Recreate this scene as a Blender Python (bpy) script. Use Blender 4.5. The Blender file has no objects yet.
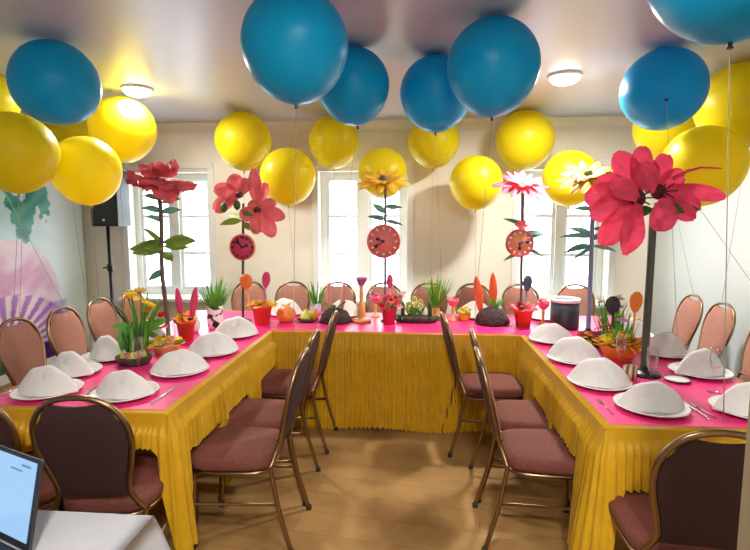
import bpy, math, random
from mathutils import Vector, Matrix, Euler
PI = math.pi
R = math.radians
sc = bpy.context.scene
COL = sc.collection
rnd = random.Random(7)

# ------------------------------------------------------------------ materials
def mat(name, col, rough=.6, metal=0., noise=0., scale=30., bump=0., bscale=120., trans=0., coat=0., sheen=0., stretch=None, spec=.5):
    m = bpy.data.materials.new(name); m.use_nodes = True
    nt = m.node_tree; b = nt.nodes['Principled BSDF']; out = nt.nodes['Material Output']
    b.inputs['Base Color'].default_value = (*col, 1)
    b.inputs['Roughness'].default_value = rough
    b.inputs['Metallic'].default_value = metal
    b.inputs['Coat Weight'].default_value = coat
    b.inputs['Sheen Weight'].default_value = sheen
    b.inputs['Specular IOR Level'].default_value = spec
    tc = nt.nodes.new('ShaderNodeTexCoord'); mp = nt.nodes.new('ShaderNodeMapping')
    nt.links.new(tc.outputs['Object'], mp.inputs[0])
    if stretch: mp.inputs['Scale'].default_value = stretch
    if noise:
        n = nt.nodes.new('ShaderNodeTexNoise'); n.inputs['Scale'].default_value = scale; n.inputs['Detail'].default_value = 4
        nt.links.new(mp.outputs[0], n.inputs['Vector'])
        r = nt.nodes.new('ShaderNodeValToRGB')
        r.color_ramp.elements[0].position = .3; r.color_ramp.elements[1].position = .7
        r.color_ramp.elements[0].color = (*[max(0, c*(1-noise)) for c in col], 1)
        r.color_ramp.elements[1].color = (*[min(1, c*(1+noise)) for c in col], 1)
        nt.links.new(n.outputs['Fac'], r.inputs[0]); nt.links.new(r.outputs[0], b.inputs['Base Color'])
    if bump:
        n2 = nt.nodes.new('ShaderNodeTexNoise'); n2.inputs['Scale'].default_value = bscale
        nt.links.new(mp.outputs[0], n2.inputs['Vector'])
        bp = nt.nodes.new('ShaderNodeBump'); bp.inputs['Strength'].default_value = bump; bp.inputs['Distance'].default_value = .01
        nt.links.new(n2.outputs['Fac'], bp.inputs['Height']); nt.links.new(bp.outputs[0], b.inputs['Normal'])
    if trans:
        t = nt.nodes.new('ShaderNodeBsdfTranslucent'); t.inputs[0].default_value = (*col, 1)
        mx = nt.nodes.new('ShaderNodeMixShader'); mx.inputs[0].default_value = trans
        nt.links.new(b.outputs[0], mx.inputs[1]); nt.links.new(t.outputs[0], mx.inputs[2]); nt.links.new(mx.outputs[0], out.inputs[0])
    return m

def emit(name, col, s):
    m = bpy.data.materials.new(name); m.use_nodes = True
    nt = m.node_tree; b = nt.nodes['Principled BSDF']
    b.inputs['Base Color'].default_value = (*col, 1)
    b.inputs['Emission Color'].default_value = (*col, 1); b.inputs['Emission Strength'].default_value = s
    return m

def glassmat(name, tint=(1, 1, 1), refl=.12):
    m = bpy.data.materials.new(name); m.use_nodes = True
    nt = m.node_tree; nt.nodes.remove(nt.nodes['Principled BSDF']); out = nt.nodes['Material Output']
    t = nt.nodes.new('ShaderNodeBsdfTransparent'); t.inputs[0].default_value = (*tint, 1)
    g = nt.nodes.new('ShaderNodeBsdfGlossy'); g.inputs['Roughness'].default_value = .03
    lw0 = nt.nodes.new('ShaderNodeLayerWeight'); lw0.inputs[0].default_value = .35; lw = nt.nodes.new('ShaderNodeMath'); lw.operation = 'MULTIPLY_ADD'; lw.inputs[1].default_value = refl; lw.inputs[2].default_value = .02
    nt.links.new(lw0.outputs['Facing'], lw.inputs[0])
    mx = nt.nodes.new('ShaderNodeMixShader')
    nt.links.new(lw.outputs[0], mx.inputs[0]); nt.links.new(t.outputs[0], mx.inputs[1]); nt.links.new(g.outputs[0], mx.inputs[2])
    nt.links.new(mx.outputs[0], out.inputs[0])
    return m

M = {}
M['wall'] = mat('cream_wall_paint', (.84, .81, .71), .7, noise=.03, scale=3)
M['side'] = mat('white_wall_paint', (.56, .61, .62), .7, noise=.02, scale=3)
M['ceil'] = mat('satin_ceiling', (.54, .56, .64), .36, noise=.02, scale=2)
M['white'] = mat('white_gloss_paint', (.84, .87, .87), .35)
M['jamb'] = mat('olive_brown_paint', (.22, .17, .10), .6, noise=.1, scale=4)
M['seat'] = mat('brown_upholstery', (.155, .042, .028), .8, noise=.18, scale=60, bump=.15, bscale=300, sheen=.0)
M['back'] = mat('mauve_brown_upholstery', (.36, .165, .12), .8, noise=.12, scale=60, bump=.15, bscale=300)
M['rearback'] = mat('dark_brown_back_cover', (.038, .011, .012), .75, noise=.1, scale=50)
M['bronze'] = mat('bronze_tube', (.30, .19, .10), .32, 1.)
M['rubber'] = mat('black_rubber', (.02, .02, .02), .7)
M['yellow_cloth'] = mat('yellow_satin', (.74, .42, .010), .42, noise=.08, scale=14, trans=.25, sheen=.1)
M['pink_cloth'] = mat('pink_satin', (.80, .030, .20), .33, noise=.06, scale=18, bump=.12, bscale=25)
M['white_cloth'] = mat('white_linen', (.40, .40, .43), .85, noise=.03, scale=10, bump=.1, bscale=200)
M['napkin'] = mat('white_napkin', (.78, .76, .74), .8, noise=.03, scale=30, bump=.1, bscale=150, trans=.1)
M['china'] = mat('white_china', (.80, .79, .77), .15, coat=.4)
M['steel'] = mat('cutlery_steel', (.75, .74, .74), .2, 1.)
M['glass'] = glassmat('clear_glass', (.98, .99, .99), .45)
M['pane'] = glassmat('window_glass', (.97, .99, 1.), .05)
M['blue'] = mat('blue_latex', (.0, .43, .78), .36, trans=.25, spec=.35, noise=.05, scale=2)
M['bluek'] = mat('dark_blue_latex', (.002, .03, .07), .4)
M['yel'] = mat('yellow_latex', (.82, .70, .012), .38, trans=.4, spec=.35, noise=.03, scale=2)
M['yelk'] = mat('ochre_latex', (.4, .28, .02), .4)
M['string'] = mat('grey_ribbon', (.35, .33, .28), .6)
M['black'] = mat('black_plastic', (.018, .02, .028), .45)
M['blackm'] = mat('black_metal', (.012, .012, .014), .35)
M['grille'] = mat('speaker_grille', (.03, .035, .05), .5, noise=.4, scale=200)
M['coral'] = mat('coral_paper', (.80, .13, .15), .65, noise=.18, scale=14, trans=.2)
M['pinkc'] = mat('salmon_pink_paper', (.85, .17, .19), .65, noise=.18, scale=14, trans=.2)
M['magenta'] = mat('crimson_pink_paper', (.80, .06, .14), .6, noise=.28, scale=16, trans=.22)
M['lpink'] = mat('light_pink_paper', (.60, .065, .12), .65, noise=.15, scale=14, trans=.07)
M['ochre'] = mat('golden_yellow_paper', (.78, .42, .02), .65, noise=.15, scale=14, trans=.07)
M['lyel'] = mat('pale_yellow_paper', (.62, .33, .02), .65, noise=.12, scale=14, trans=.07)
M['darkc'] = mat('dark_flower_heart', (.10, .01, .02), .7)
M['pole_brown'] = mat('brown_branch', (.12, .08, .06), .7, noise=.3, scale=20)
M['pole_olive'] = mat('olive_metal_pole', (.075, .08, .06), .35, .4)
M['pole_grey'] = mat('grey_purple_pole', (.16, .13, .19), .4)
M['pole_lav'] = mat('lavender_blue_pole', (.22, .25, .42), .35)
M['leaf_olive'] = mat('olive_leaf', (.16, .27, .03), .6, noise=.3, scale=15, trans=.2)
M['leaf_teal'] = mat('teal_green_leaf', (.10, .24, .19), .6, noise=.2, scale=15, trans=.2)
M['leaf'] = mat('fresh_green_leaf', (.10, .33, .03), .55, noise=.35, scale=18, trans=.25)
M['dleaf'] = mat('dark_green_leaf', (.03, .12, .02), .55, noise=.3, scale=18, trans=.15)
M['clock_pink'] = mat('salmon_clock_face', (.82, .20, .17), .5)
M['clock_red'] = mat('raspberry_clock_face', (.62, .05, .14), .5)
M['clock_or'] = mat('orange_clock_face', (.80, .30, .14), .5)
M['gold'] = mat('gold_rim', (.80, .46, .14), .35, .6)
M['hand'] = mat('dark_violet_hand', (.05, .02, .07), .4)
M['redpot'] = mat('red_orange_pot', (.74, .07, .035), .45, noise=.06, scale=10)
M['orangepot'] = mat('orange_pot', (.80, .20, .03), .45)
M['rosepot'] = mat('crimson_pot', (.55, .03, .07), .45)
M['yelfl'] = mat('yellow_blossom', (.93, .70, .02), .6, trans=.35)
M['orfl'] = mat('orange_blossom', (.85, .28, .02), .6, trans=.15)
M['redfl'] = mat('red_blossom', (.60, .02, .03), .6, trans=.15)
M['pinkfl'] = mat('pink_blossom', (.85, .18, .22), .6, trans=.15)
M['mauvefl'] = mat('mauve_blossom', (.45, .12, .32), .6, trans=.15)
M['whitefl'] = mat('white_blossom', (.8, .82, .75), .6, trans=.2)
M['hyac'] = mat('yellow_green_hyacinth', (.65, .62, .10), .6, trans=.15)
M['soil'] = mat('dark_moss', (.045, .025, .025), .95, noise=.6, scale=40, bump=1., bscale=60)
M['bark'] = mat('dark_bark', (.06, .04, .03), .9, noise=.5, scale=25, bump=.8, bscale=40)
M['earpink'] = mat('pink_felt_ear', (.72, .05, .17), .75, noise=.1, scale=20)
M['earor'] = mat('orange_felt_ear', (.82, .13, .03), .75, noise=.1, scale=20)
M['earbeige'] = mat('rosy_beige_felt_ear', (.70, .38, .33), .75)
M['spoonor'] = mat('orange_painted_wood', (.82, .21, .03), .5)
M['spoongrey'] = mat('slate_blue_painted_wood', (.06, .08, .15), .5)
M['spoonpink'] = mat('pink_painted_wood', (.68, .06, .18), .5)
M['spoonblk'] = mat('black_painted_wood', (.02, .02, .03), .5)
M['candle'] = mat('pale_wax', (.75, .7, .6), .5)
M['goldwood'] = mat('golden_orange_wood', (.72, .36, .12), .4, noise=.1, scale=20)
M['pinkglass'] = mat('pink_enamel', (.80, .12, .22), .25, coat=.3)
M['orange'] = mat('orange_glaze', (.88, .27, .07), .3, noise=.12, scale=12)
M['limegl'] = mat('lime_icing', (.50, .55, .08), .5)

# ------------------------------------------------------------------ mesh builder
class MB:
    def __init__(s): s.v = []; s.f = []
    def add(s, vs, fs, T=None):
        o = len(s.v)
        s.v += [tuple(T @ Vector(p)) if T is not None else tuple(p) for p in vs]
        s.f += [tuple(i+o for i in q) for q in fs]; return s
    def box(s, c, d, T=None):
        x, y, z = c; a, b, e = d[0]/2, d[1]/2, d[2]/2
        vs = [(x+i*a, y+j*b, z+k*e) for i in (-1, 1) for j in (-1, 1) for k in (-1, 1)]
        return s.add(vs, [(0, 1, 3, 2), (4, 6, 7, 5), (0, 4, 5, 1), (2, 3, 7, 6), (0, 2, 6, 4), (1, 5, 7, 3)], T)
    def lathe(s, prof, seg=20, T=None, sx=1., sy=1., caps=True):
        vs = []; fs = []; n = len(prof)
        for r, z in prof:
            for k in range(seg):
                a = 2*PI*k/seg; vs.append((r*math.cos(a)*sx, r*math.sin(a)*sy, z))
        for i in range(n-1):
            for k in range(seg):
                k2 = (k+1) % seg; fs.append((i*seg+k, i*seg+k2, (i+1)*seg+k2, (i+1)*seg+k))
        if caps and prof[0][0] > 1e-4: fs.append(tuple(reversed(range(seg))))
        if caps and prof[-1][0] > 1e-4: fs.append(tuple(range((n-1)*seg, n*seg)))
        return s.add(vs, fs, T)
    def tube(s, pts, r, seg=8, T=None, closed=False):
        pts = [Vector(p) for p in pts]; n = len(pts); vs = []; fs = []
        rr = r if isinstance(r, (list, tuple)) else [r]*n
        up = None
        for i in range(n):
            if closed: d = pts[(i+1) % n]-pts[i-1]
            else: d = pts[min(i+1, n-1)]-pts[max(i-1, 0)]
            d.normalize()
            if up is None: up = Vector((0, 0, 1)) if abs(d.z) < .9 else Vector((0, 1, 0))
            a = d.cross(up)
            if a.length < 1e-4: a = d.cross(Vector((1, 0, 0)))
            a.normalize(); b = a.cross(d).normalized(); up = b
            for k in range(seg):
                t = 2*PI*k/seg; vs.append(pts[i]+rr[i]*(a*math.cos(t)+b*math.sin(t)))
        for i in range(n if closed else n-1):
            j = (i+1) % n
            for k in range(seg):
                k2 = (k+1) % seg; fs.append((i*seg+k, i*seg+k2, j*seg+k2, j*seg+k))
        if not closed:
            fs.append(tuple(range(seg))); fs.append(tuple(range((n-1)*seg, n*seg)))
        return s.add(vs, fs, T)
    def grid(s, P, T=None, wrap=False):
        h = len(P); w = len(P[0]); vs = [p for row in P for p in row]; fs = []
        for i in range(h-1):
            for j in range(w if wrap else w-1):
                j2 = (j+1) % w; fs.append((i*w+j, i*w+j2, (i+1)*w+j2, (i+1)*w+j))
        return s.add(vs, fs, T)
    def build(s, name, m, parent=None, smooth=True, loc=None, bevel=0.):
        me = bpy.data.meshes.new(name); me.from_pydata(s.v, [], s.f); me.update()
        o = bpy.data.objects.new(name, me); COL.objects.link(o)
        if isinstance(m, (list, tuple)):
            for x in m: me.materials.append(x)
        else: me.materials.append(m)
        if smooth:
            me.polygons.foreach_set('use_smooth', [True]*len(me.polygons))
        if parent: o.parent = parent
        if loc is not None: o.location = loc
        if bevel:
            b = o.modifiers.new('bevel', 'BEVEL'); b.width = bevel; b.segments = 2; b.limit_method = 'ANGLE'
        return o

def tag(o, label=None, cat=None, group=None, kind=None):
    if label: o['label'] = label
    if cat: o['category'] = cat
    if group: o['group'] = group
    if kind: o['kind'] = kind
    return o
def empty(name, loc, label, cat, group=None, rz=0):
    o = bpy.data.objects.new(name, None); COL.objects.link(o); o.location = loc; o.rotation_euler = (0, 0, rz)
    o.empty_display_size = .05
    return tag(o, label, cat, group)
KIDS = {}
def copy_tree(o, parent=None):
    c = o.copy(); COL.objects.link(c)
    if parent: c.parent = parent
    for ch in [x for x in bpy.data.objects if x.parent == o]: copy_tree(ch, c)
    return c
def struct(name, mb, m, smooth=False, parent=None):
    o = mb.build(name, m, parent, smooth); o['kind'] = 'structure'; return o
def sm(a, b, x):
    t = min(1, max(0, (x-a)/(b-a))); return t*t*(3-2*t)
def catmull(pts, n=6):
    P = [Vector(p) for p in pts]; P = [2*P[0]-P[1]]+P+[2*P[-1]-P[-2]]; out = []
    for i in range(1, len(P)-2):
        for k in range(n):
            t = k/n; a, b, c, d = P[i-1:i+3]
            out.append(.5*((2*b)+(c-a)*t+(2*a-5*b+4*c-d)*t*t+(3*b-a-3*c+d)*t**3))
    out.append(P[-2]); return out

def petal(mb, o, az, el, L, W, curl=0., cup=.3, T=None, nu=7, nv=6, shape=.75, ripple=0., sharp=.7, roll=0.):
    """a paper petal: starts at o heading az/el, bends by curl over its length"""
    pos = Vector(o); rows = []; d0 = None; ph = rnd.random()*6
    lat0 = Vector((-math.sin(az), math.cos(az), 0))
    for i in range(nu+1):
        u = i/nu; e = el-curl*u
        d = Vector((math.cos(az)*math.cos(e), math.sin(az)*math.cos(e), math.sin(e)))
        if i: pos = pos+d*(L/nu)
        nrm0 = d.cross(lat0)*-1
        lat = lat0*math.cos(roll)+nrm0*math.sin(roll); nrm = nrm0*math.cos(roll)-lat0*math.sin(roll)
        w = W*max(.02, math.sin(PI*min(.999, u**shape*.93+.045)))**sharp*.5
        row = []
        for j in range(nv+1):
            v = 2*j/nv-1
            rp = ripple*W*math.sin(v*5+u*7+ph)*u
            row.append(pos+lat*(w*v)+nrm*(-cup*w*v*v*-1+rp))
        rows.append(row)
    mb.grid(rows, T)

def blossom_mesh(name, n=6, L=.022, W=.02, el=.4):
    mb = MB()
    for k in range(n): petal(mb, (0, 0, 0), 2*PI*k/n, el, L, W, .6, .3, nu=3, nv=2)
    mb.lathe([(0, -.002), (.006, 0), (.005, .006), (0, .008)], 6)
    me = bpy.data.meshes.new(name); me.from_pydata(mb.v, [], mb.f); me.update()
    return me
BL = {}
def blossom(parent, loc, m, kind=0, s=1., name='blossom'):
    key = (m, kind)
    if key not in BL:
        me = blossom_mesh('blossom', 6 if kind == 0 else 9, .024 if kind == 0 else .03, .022, .45 if kind == 0 else .9)
        me.materials.append(M[m]); BL[key] = me
    o = bpy.data.objects.new(name, BL[key]); COL.objects.link(o); o.parent = parent
    o.location = loc; o.rotation_euler = (rnd.uniform(-.5, .9), rnd.uniform(-.5, .5), rnd.random()*6); o.scale = (s, s, s)
    return o

# ------------------------------------------------------------------ room
CZ = 2.72; XL, XR = -4.0, 2.67; YB = 5.8; YF = -1.6
mb = MB(); mb.box(((XL+XR)/2, (YB+YF)/2, -.05), (XR-XL+.6, YB-YF+.8, .1))
# floor: ochre boards with a satin finish, blotchy shadows painted in with noise
fm = bpy.data.materials.new('ochre_floor_boards'); fm.use_nodes = True
nt = fm.node_tree; b = nt.nodes['Principled BSDF']; b.inputs['Roughness'].default_value = .42; b.inputs['Specular IOR Level'].default_value = .3
tc = nt.nodes.new('ShaderNodeTexCoord'); br = nt.nodes.new('ShaderNodeTexBrick')
mpb = nt.nodes.new('ShaderNodeMapping'); mpb.inputs['Rotation'].default_value = (0, 0, R(8))
nt.links.new(tc.outputs['Object'], mpb.inputs[0]); nt.links.new(mpb.outputs[0], br.inputs[0])
br.inputs['Scale'].default_value = 1.; br.inputs['Brick Width'].default_value = 1.9; br.inputs['Row Height'].default_value = .19
br.inputs['Mortar Size'].default_value = .004; br.inputs['Mortar Smooth'].default_value = .4
br.inputs['Color1'].default_value = (.33, .20, .08, 1); br.inputs['Color2'].default_value = (.29, .17, .065, 1); br.inputs['Mortar'].default_value = (.25, .14, .06, 1)
nz = nt.nodes.new('ShaderNodeTexNoise'); nz.inputs['Scale'].default_value = 2.2; nz.inputs['Detail'].default_value = 3
nt.links.new(tc.outputs['Object'], nz.inputs['Vector'])
cr = nt.nodes.new('ShaderNodeValToRGB'); cr.color_ramp.elements[0].position = .36; cr.color_ramp.elements[0].color = (.66, .58, .5, 1)
cr.color_ramp.elements[1].position = .56; cr.color_ramp.elements[1].color = (1.12, 1.08, 1.0, 1)
nt.links.new(nz.outputs['Fac'], cr.inputs[0])
mx = nt.nodes.new('ShaderNodeMixRGB'); mx.blend_type = 'MULTIPLY'; mx.inputs[0].default_value = 1
nt.links.new(br.outputs['Color'], mx.inputs[1]); nt.links.new(cr.outputs[0], mx.inputs[2]); nt.links.new(mx.outputs[0], b.inputs['Base Color'])
struct('floor', mb, fm)
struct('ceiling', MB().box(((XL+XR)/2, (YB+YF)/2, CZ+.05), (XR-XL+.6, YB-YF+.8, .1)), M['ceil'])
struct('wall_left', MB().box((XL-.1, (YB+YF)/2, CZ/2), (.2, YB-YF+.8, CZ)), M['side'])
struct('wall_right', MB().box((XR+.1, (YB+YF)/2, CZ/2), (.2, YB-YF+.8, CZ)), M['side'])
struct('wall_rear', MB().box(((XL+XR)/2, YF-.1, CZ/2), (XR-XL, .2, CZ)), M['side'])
# painted post of the opening the room is seen through
struct('trim_2', MB().box((.722, .90, CZ/2), (.20, .1, CZ)), M['jamb'])
WX = [(-3.44, -2.43), (-1.12, -.09), (1.17, 2.17)]; WZ0, WZ1 = .68, 2.16
mb = MB(); xs = [XL-.0]+[x for w in WX for x in w]+[XR]
for i in range(0, len(xs), 2): mb.box(((xs[i]+xs[i+1])/2, YB+.15, CZ/2), (xs[i+1]-xs[i], .3, CZ))
for a, c in WX:
    mb.box(((a+c)/2, YB+.15, WZ0/2), (c-a, .3, WZ0)); mb.box(((a+c)/2, YB+.15, (WZ1+CZ)/2), (c-a, .3, CZ-WZ1))
struct('wall_back', mb, M['wall'])
for i, (a, c) in enumerate(WX):
    cx = (a+c)/2; w = c-a
    fr = MB()
    for x in (a+.03, c-.03): fr.box((x, YB+.19, (WZ0+WZ1)/2), (.06, .07, WZ1-WZ0))
    fr.box((cx, YB+.19, WZ0+.03), (w-.12, .07, .06)); fr.box((cx, YB+.19, WZ1-.03), (w-.12, .07, .06))
    fr.box((cx, YB+.185, (WZ0+WZ1)/2), (.10, .08, WZ1-WZ0-.12))
    zc = WZ0+.06; zh = (WZ1-WZ0-.12)
    for sgn in (-1, 1):
        x0 = cx+sgn*.05; x1 = cx+sgn*(w/2-.06)
        xm = (x0+x1)/2; ww = abs(x1-x0)
        for x in (x0+sgn*.02, x1-sgn*.02): fr.box((x, YB+.20, zc+zh/2), (.04, .045, zh))
        for z in (zc+.02, zc+zh-.02): fr.box((xm, YB+.20, z), (ww-.08, .045, .04))
        for k in (1, 2): fr.box((xm, YB+.205, zc+zh*k/3), (ww-.08, .035, .032))
    o = struct('window_%d' % (i+1), fr, M['white'])
    g = MB().box((cx, YB+.215, zc+zh/2), (w-.14, .006, zh-.02)).build('pane', M['pane'], o, False)
    s_ = MB().box((cx, YB-.03, WZ0-.022), (w+.16, .34, .04)).build('window_sill', M['white'], o, False, bevel=.006)
    cas = MB()
    for x in (a-.035, c+.035): cas.box((x, YB-.012, (WZ0+WZ1)/2+.02), (.07, .022, WZ1-WZ0+.04))
    cas.box((cx, YB-.012, WZ1+.075), (w+.14, .022, .07)); cas.build('window_casing', M['white'], o, False, bevel=.004)
# cornice band under the ceiling
cp = [(YB-.002, CZ-.12), (YB-.015, CZ-.12), (YB-.02, CZ-.09), (YB-.05, CZ-.04), (YB-.09, CZ-.02), (YB-.09, CZ-.001), (YB-.002, CZ-.001)]
mb = MB(); n = len(cp)
mb.add([(x, y, z) for x in (XL+.001, XR-.001) for y, z in cp], [(i, (i+1) % n, n+(i+1) % n, n+i) for i in range(n)])
struct('trim_1', mb, M['wall'])
struct('baseboard_back', MB().box(((XL+XR)/2, YB-.01, .05), (XR-XL, .018, .1)), M['white'])
struct('baseboard_left', MB().box((XL+.01, (YB+YF)/2, .05), (.018, YB-YF-.04, .1)), M['white'])
struct('baseboard_right', MB().box((XR-.01, (YB+.95)/2, .05), (.018, YB-.95-.04, .1)), M['white'])

# ------------------------------------------------------------------ printed mural banner on the left wall
def mural_col(y, z):
    def mixc(a, b_, t): return tuple(a[i]*(1-t)+b_[i]*t for i in range(3))
    nz_ = math.sin(y*13+3*math.sin(z*9))*math.sin(z*11+2*math.sin(y*7))
    c = mixc((.66, .86, .95), (.90, .96, 1.), sm(4.4, 5.5, y+.12*nz_))
    # teal foliage drooping from above
    d = math.hypot((y-4.84)/.26, (z-1.72-.15*math.sin(y*14))/.26)
    d2 = math.hypot((y-5.12)/.10, (z-1.80)/.2)
    if min(d, d2)+.28*math.sin(y*42+z*17)*math.sin(z*37-y*11) < .9: c = mixc((.05, .36, .33), (.25, .60, .52), .5+.5*nz_)
    # pink mushroom cap
    q = math.hypot((y-4.55)/.72, (z-.78)/(.62 if z > .78 else .2))
    if q < 1.02: c = mixc((.80, .50, .68), (.90, .76, .86), .5+.5*math.sin(z*11+nz_*1.4)); c = mixc(c, (.93, .85, .92), sm(.75, 1., q)*.7)
    # gills
    gy, gz = y-4.52, z-.30
    if z < .86 and gz > -.02 and abs(gy) < .88:
        rr = math.hypot(gy/.9, gz/.56)
        if rr < 1.:
            ang = math.atan2(gz/.56, gy/.9); s_ = math.sin(ang*30)
            c = mixc((.92, .62, .55), (.95, .86, .92), .5+.5*s_) if s_ > -.1 else mixc((.34, .12, .56), (.66, .40, .78), rr)
            c = mixc((.85, .35, .18), c, sm(.1, .55, rr)); c = mixc(c, (.30, .10, .55), sm(.35, .95, gy/.9)*.75)
        elif z < .7: c = mixc(c, (.45, .25, .65), .5)
    elif gz <= -.02:
        c = mixc((.12, .02, .26), (.30, .06, .42), .5+.5*nz_)
        if y < 4.46+.05*math.sin(z*30): c = (.03, .38, .25)
        if y > 5.25: c = mixc(c, (.55, .70, .80), sm(5.25, 5.45, y))
    return mixc(c, (.90, .98, 1.), sm(5.28, 5.48, y)*(1 if z > .2 else .6))
mb = MB(); NY, NZ = 110, 150; y0, y1, z0, z1 = 3.7, 5.74, .05, 2.3
P = [[(XL+.012+.004*math.sin((y0+(y1-y0)*j/NY)*9), y0+(y1-y0)*j/NY, z0+(z1-z0)*i/NZ) for j in range(NY+1)] for i in range(NZ+1)]
mb.grid(P)
mm = bpy.data.materials.new('printed_vinyl'); mm.use_nodes = True
ca = mm.node_tree.nodes.new('ShaderNodeVertexColor'); ca.layer_name = 'print'
mm.node_tree.links.new(ca.outputs[0], mm.node_tree.nodes['Principled BSDF'].inputs['Base Color'])
mm.node_tree.nodes['Principled BSDF'].inputs['Roughness'].default_value = .4
bn = mb.build('mural_banner', mm)
at = bn.data.color_attributes.new('print', 'FLOAT_COLOR', 'POINT')
for i, v in enumerate(bn.data.vertices): at.data[i].color = (*[q_**1.55 for q_ in mural_col(v.co.y, v.co.z)], 1)
so = bn.modifiers.new('thick', 'SOLIDIFY'); so.thickness = .003; so.offset = 1
tag(bn, 'printed wall banner with giant purple and pink mushroom and teal leaves on the left wall', 'banner')

# ------------------------------------------------------------------ ceiling lamps
def lamp(x, y, label, power, col=(1, .94, .87)):
    t = empty('ceiling_lamp', (x, y, CZ), label, 'lamp', 'round flush lamps on the ceiling')
    MB().lathe([(.13, 0), (.13, -.015), (.12, -.02), (0, -.02)], 28).build('lamp_base', M['white'], t)
    MB().lathe([(.115, -.018), (.11, -.035), (.08, -.06), (.04, -.072), (0, -.075)], 28).build('lamp_shade', emit('lit_opal_glass', (1, .93, .82), 9), t)
    l = bpy.data.lights.new('lamp_light', 'AREA'); l.shape = 'DISK'; l.size = .27; l.energy = power; l.color = col
    o = bpy.data.objects.new('lamp_light', l); COL.objects.link(o); o.location = (x, y, CZ-.08)
    return t
lamp(-2.375, 4.24, 'round glowing ceiling lamp above the left table by the yellow balloons', 50)
lamp(1.152, 4.14, 'round glowing ceiling lamp above the right table between blue balloons', 54)
lamp(.1, 1.0, 'added unseen fill lamp just overhead of the viewer', 16)  # added out of view to lift the foreground
lamp(.2, -.7, 'added unseen fill lamp behind the viewer near the rear wall', 85)  # added out of view as front fill for balloons and flowers

# ------------------------------------------------------------------ chairs
def make_chair():
    t = empty('banquet_chair', (0, 0, 0), 'x', 'chair')
    # seat cushion
    def outline(sc_, z, dome=0.):
        row = []
        for k in range(40):
            a = 2*PI*k/40; c, s_ = math.cos(a), math.sin(a)
            x = math.copysign(abs(c)**.45, c); y = math.copysign(abs(s_)**.45, s_)
            wx = .198+.012*y
            row.append((x*wx*sc_, .01+y*.21*sc_, z))
        return row
    mb = MB(); rows = [outline(.93, .405), outline(.985, .412), outline(1., .43), outline(1., .45), outline(.97, .466), outline(.88, .476), outline(.6, .484), outline(.25, .487), outline(.01, .488)]
    mb.grid(rows, wrap=True); mb.f.append(tuple(reversed(range(40))))
    mb.build('seat', M['seat'], t)
    mb = MB(); mb.tube([Vector(p)+Vector((0, 0, -.012)) for p in outline(.93, .405)][::2], .011, 6, closed=True); mb.build('seat_frame', M['bronze'], t)
    # curved tube round the back
    yb = lambda z: -.20-.025*sm(.42, .52, z)-.11*max(0, (z-.5)/.45)
    half = [(.185, .43), (.158, .475), (.138, .53), (.147, .60), (.168, .68), (.180, .76), (.170, .84), (.130, .905), (.07, .94), (0, .95)]
    pts = [(-x, yb(z), z) for x, z in half]+[(x, yb(z), z) for x, z in reversed(half[:-1])]
    cpts = catmull(pts, 5)
    MB().tube(cpts, .0115, 8).build('back_frame', M['bronze'], t)
    # pad inside the tube with a scooped top edge that leaves a handle gap
    xs = [(abs(p.x), p.z) for p in cpts[:len(cpts)//2+1]]
    def wid(z):
        best = 0
        for (xa, za), (xb, zb) in zip(xs, xs[1:]):
            if min(za, zb) <= z <= max(za, zb) and abs(zb-za) > 1e-6: best = max(best, xa+(xb-xa)*(z-za)/(zb-za))
        return best
    def topz(x):
        for k in range(400):
            z = .95-k*.001
            if wid(z) >= abs(x)+.008: return z-.008-.03*max(0, 1-(x/.085)**2)
        return .8
    front = MB(); rear = MB()
    nx, nz2 = 20, 22
    def side(off, bulge):
        rows = []
        for i in range(nz2+1):
            v = i/nz2; row = []
            for j in range(nx+1):
                u = 2*j/nx-1
                z = .505+(.90-.505)*v; w = max(.02, wid(min(z, .90))-.012)
                x = u*w; z = .505+(topz(x)-.505)*v
                w2 = max(.02, wid(z)-.012) if z < .9 else w
                x = max(-w2, min(w2, u*w2 if z < .86 else x))
                e = (1-abs(u)**4)*(1-abs(2*v-1)**6)
                row.append((x, yb(z)+off+bulge*e, z))
            rows.append(row)
        return rows
    A = side(.004, .024); B = side(-.006, -.009)
    front.grid(A); front.build('backrest', M['back'], t)
    rear.grid(B)
    ring = [r[0] for r in A]+A[-1][1:]+[r[-1] for r in reversed(A[:-1])]+list(reversed(A[0][1:-1]))
    ring2 = [r[0] for r in B]+B[-1][1:]+[r[-1] for r in reversed(B[:-1])]+list(reversed(B[0][1:-1]))
    rear.grid([ring, ring2], wrap=True)
    rb = rear.build('back_cover', M['rearback'], t); rb['label'] = 'dark cover on the rear of the backrest'
    for s_ in (-1, 1):
        for leg in ([(s_*.172, .18, .40), (s_*.178, .185, .2), (s_*.185, .195, .006)], [(s_*.185, -.2, .44), (s_*.183, -.205, .40), (s_*.188, -.24, .22), (s_*.195, -.30, .006)]):
            l = MB().tube(catmull(leg, 4), .0115, 8).build('leg', M['bronze'], t)
            p = leg[-1]; MB().lathe([(.015, 0), (.0155, .02), (.012, .026)], 8, Matrix.Translation((p[0], p[1], 0))).build('foot_cap', M['rubber'], l)
        MB().tube([(s_*.181, .19, .23), (s_*.187, -.235, .25)], .008, 6).build('stretcher', M['bronze'], t)
    MB().tube([(-.14, -.222, .545), (.14, -.222, .545)], .008, 6).build('crossbar', M['bronze'], t)
    return t
proto = make_chair()
WEST, EAST, NORTH, SOUTH = PI/2, -PI/2, 0, PI
GI = 'brown banquet chairs along the inner sides of the tables'; GO = 'brown banquet chairs along the outer sides'; GB = 'brown banquet chairs behind the far table'; GF = 'brown banquet chairs at the near table ends'
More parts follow.
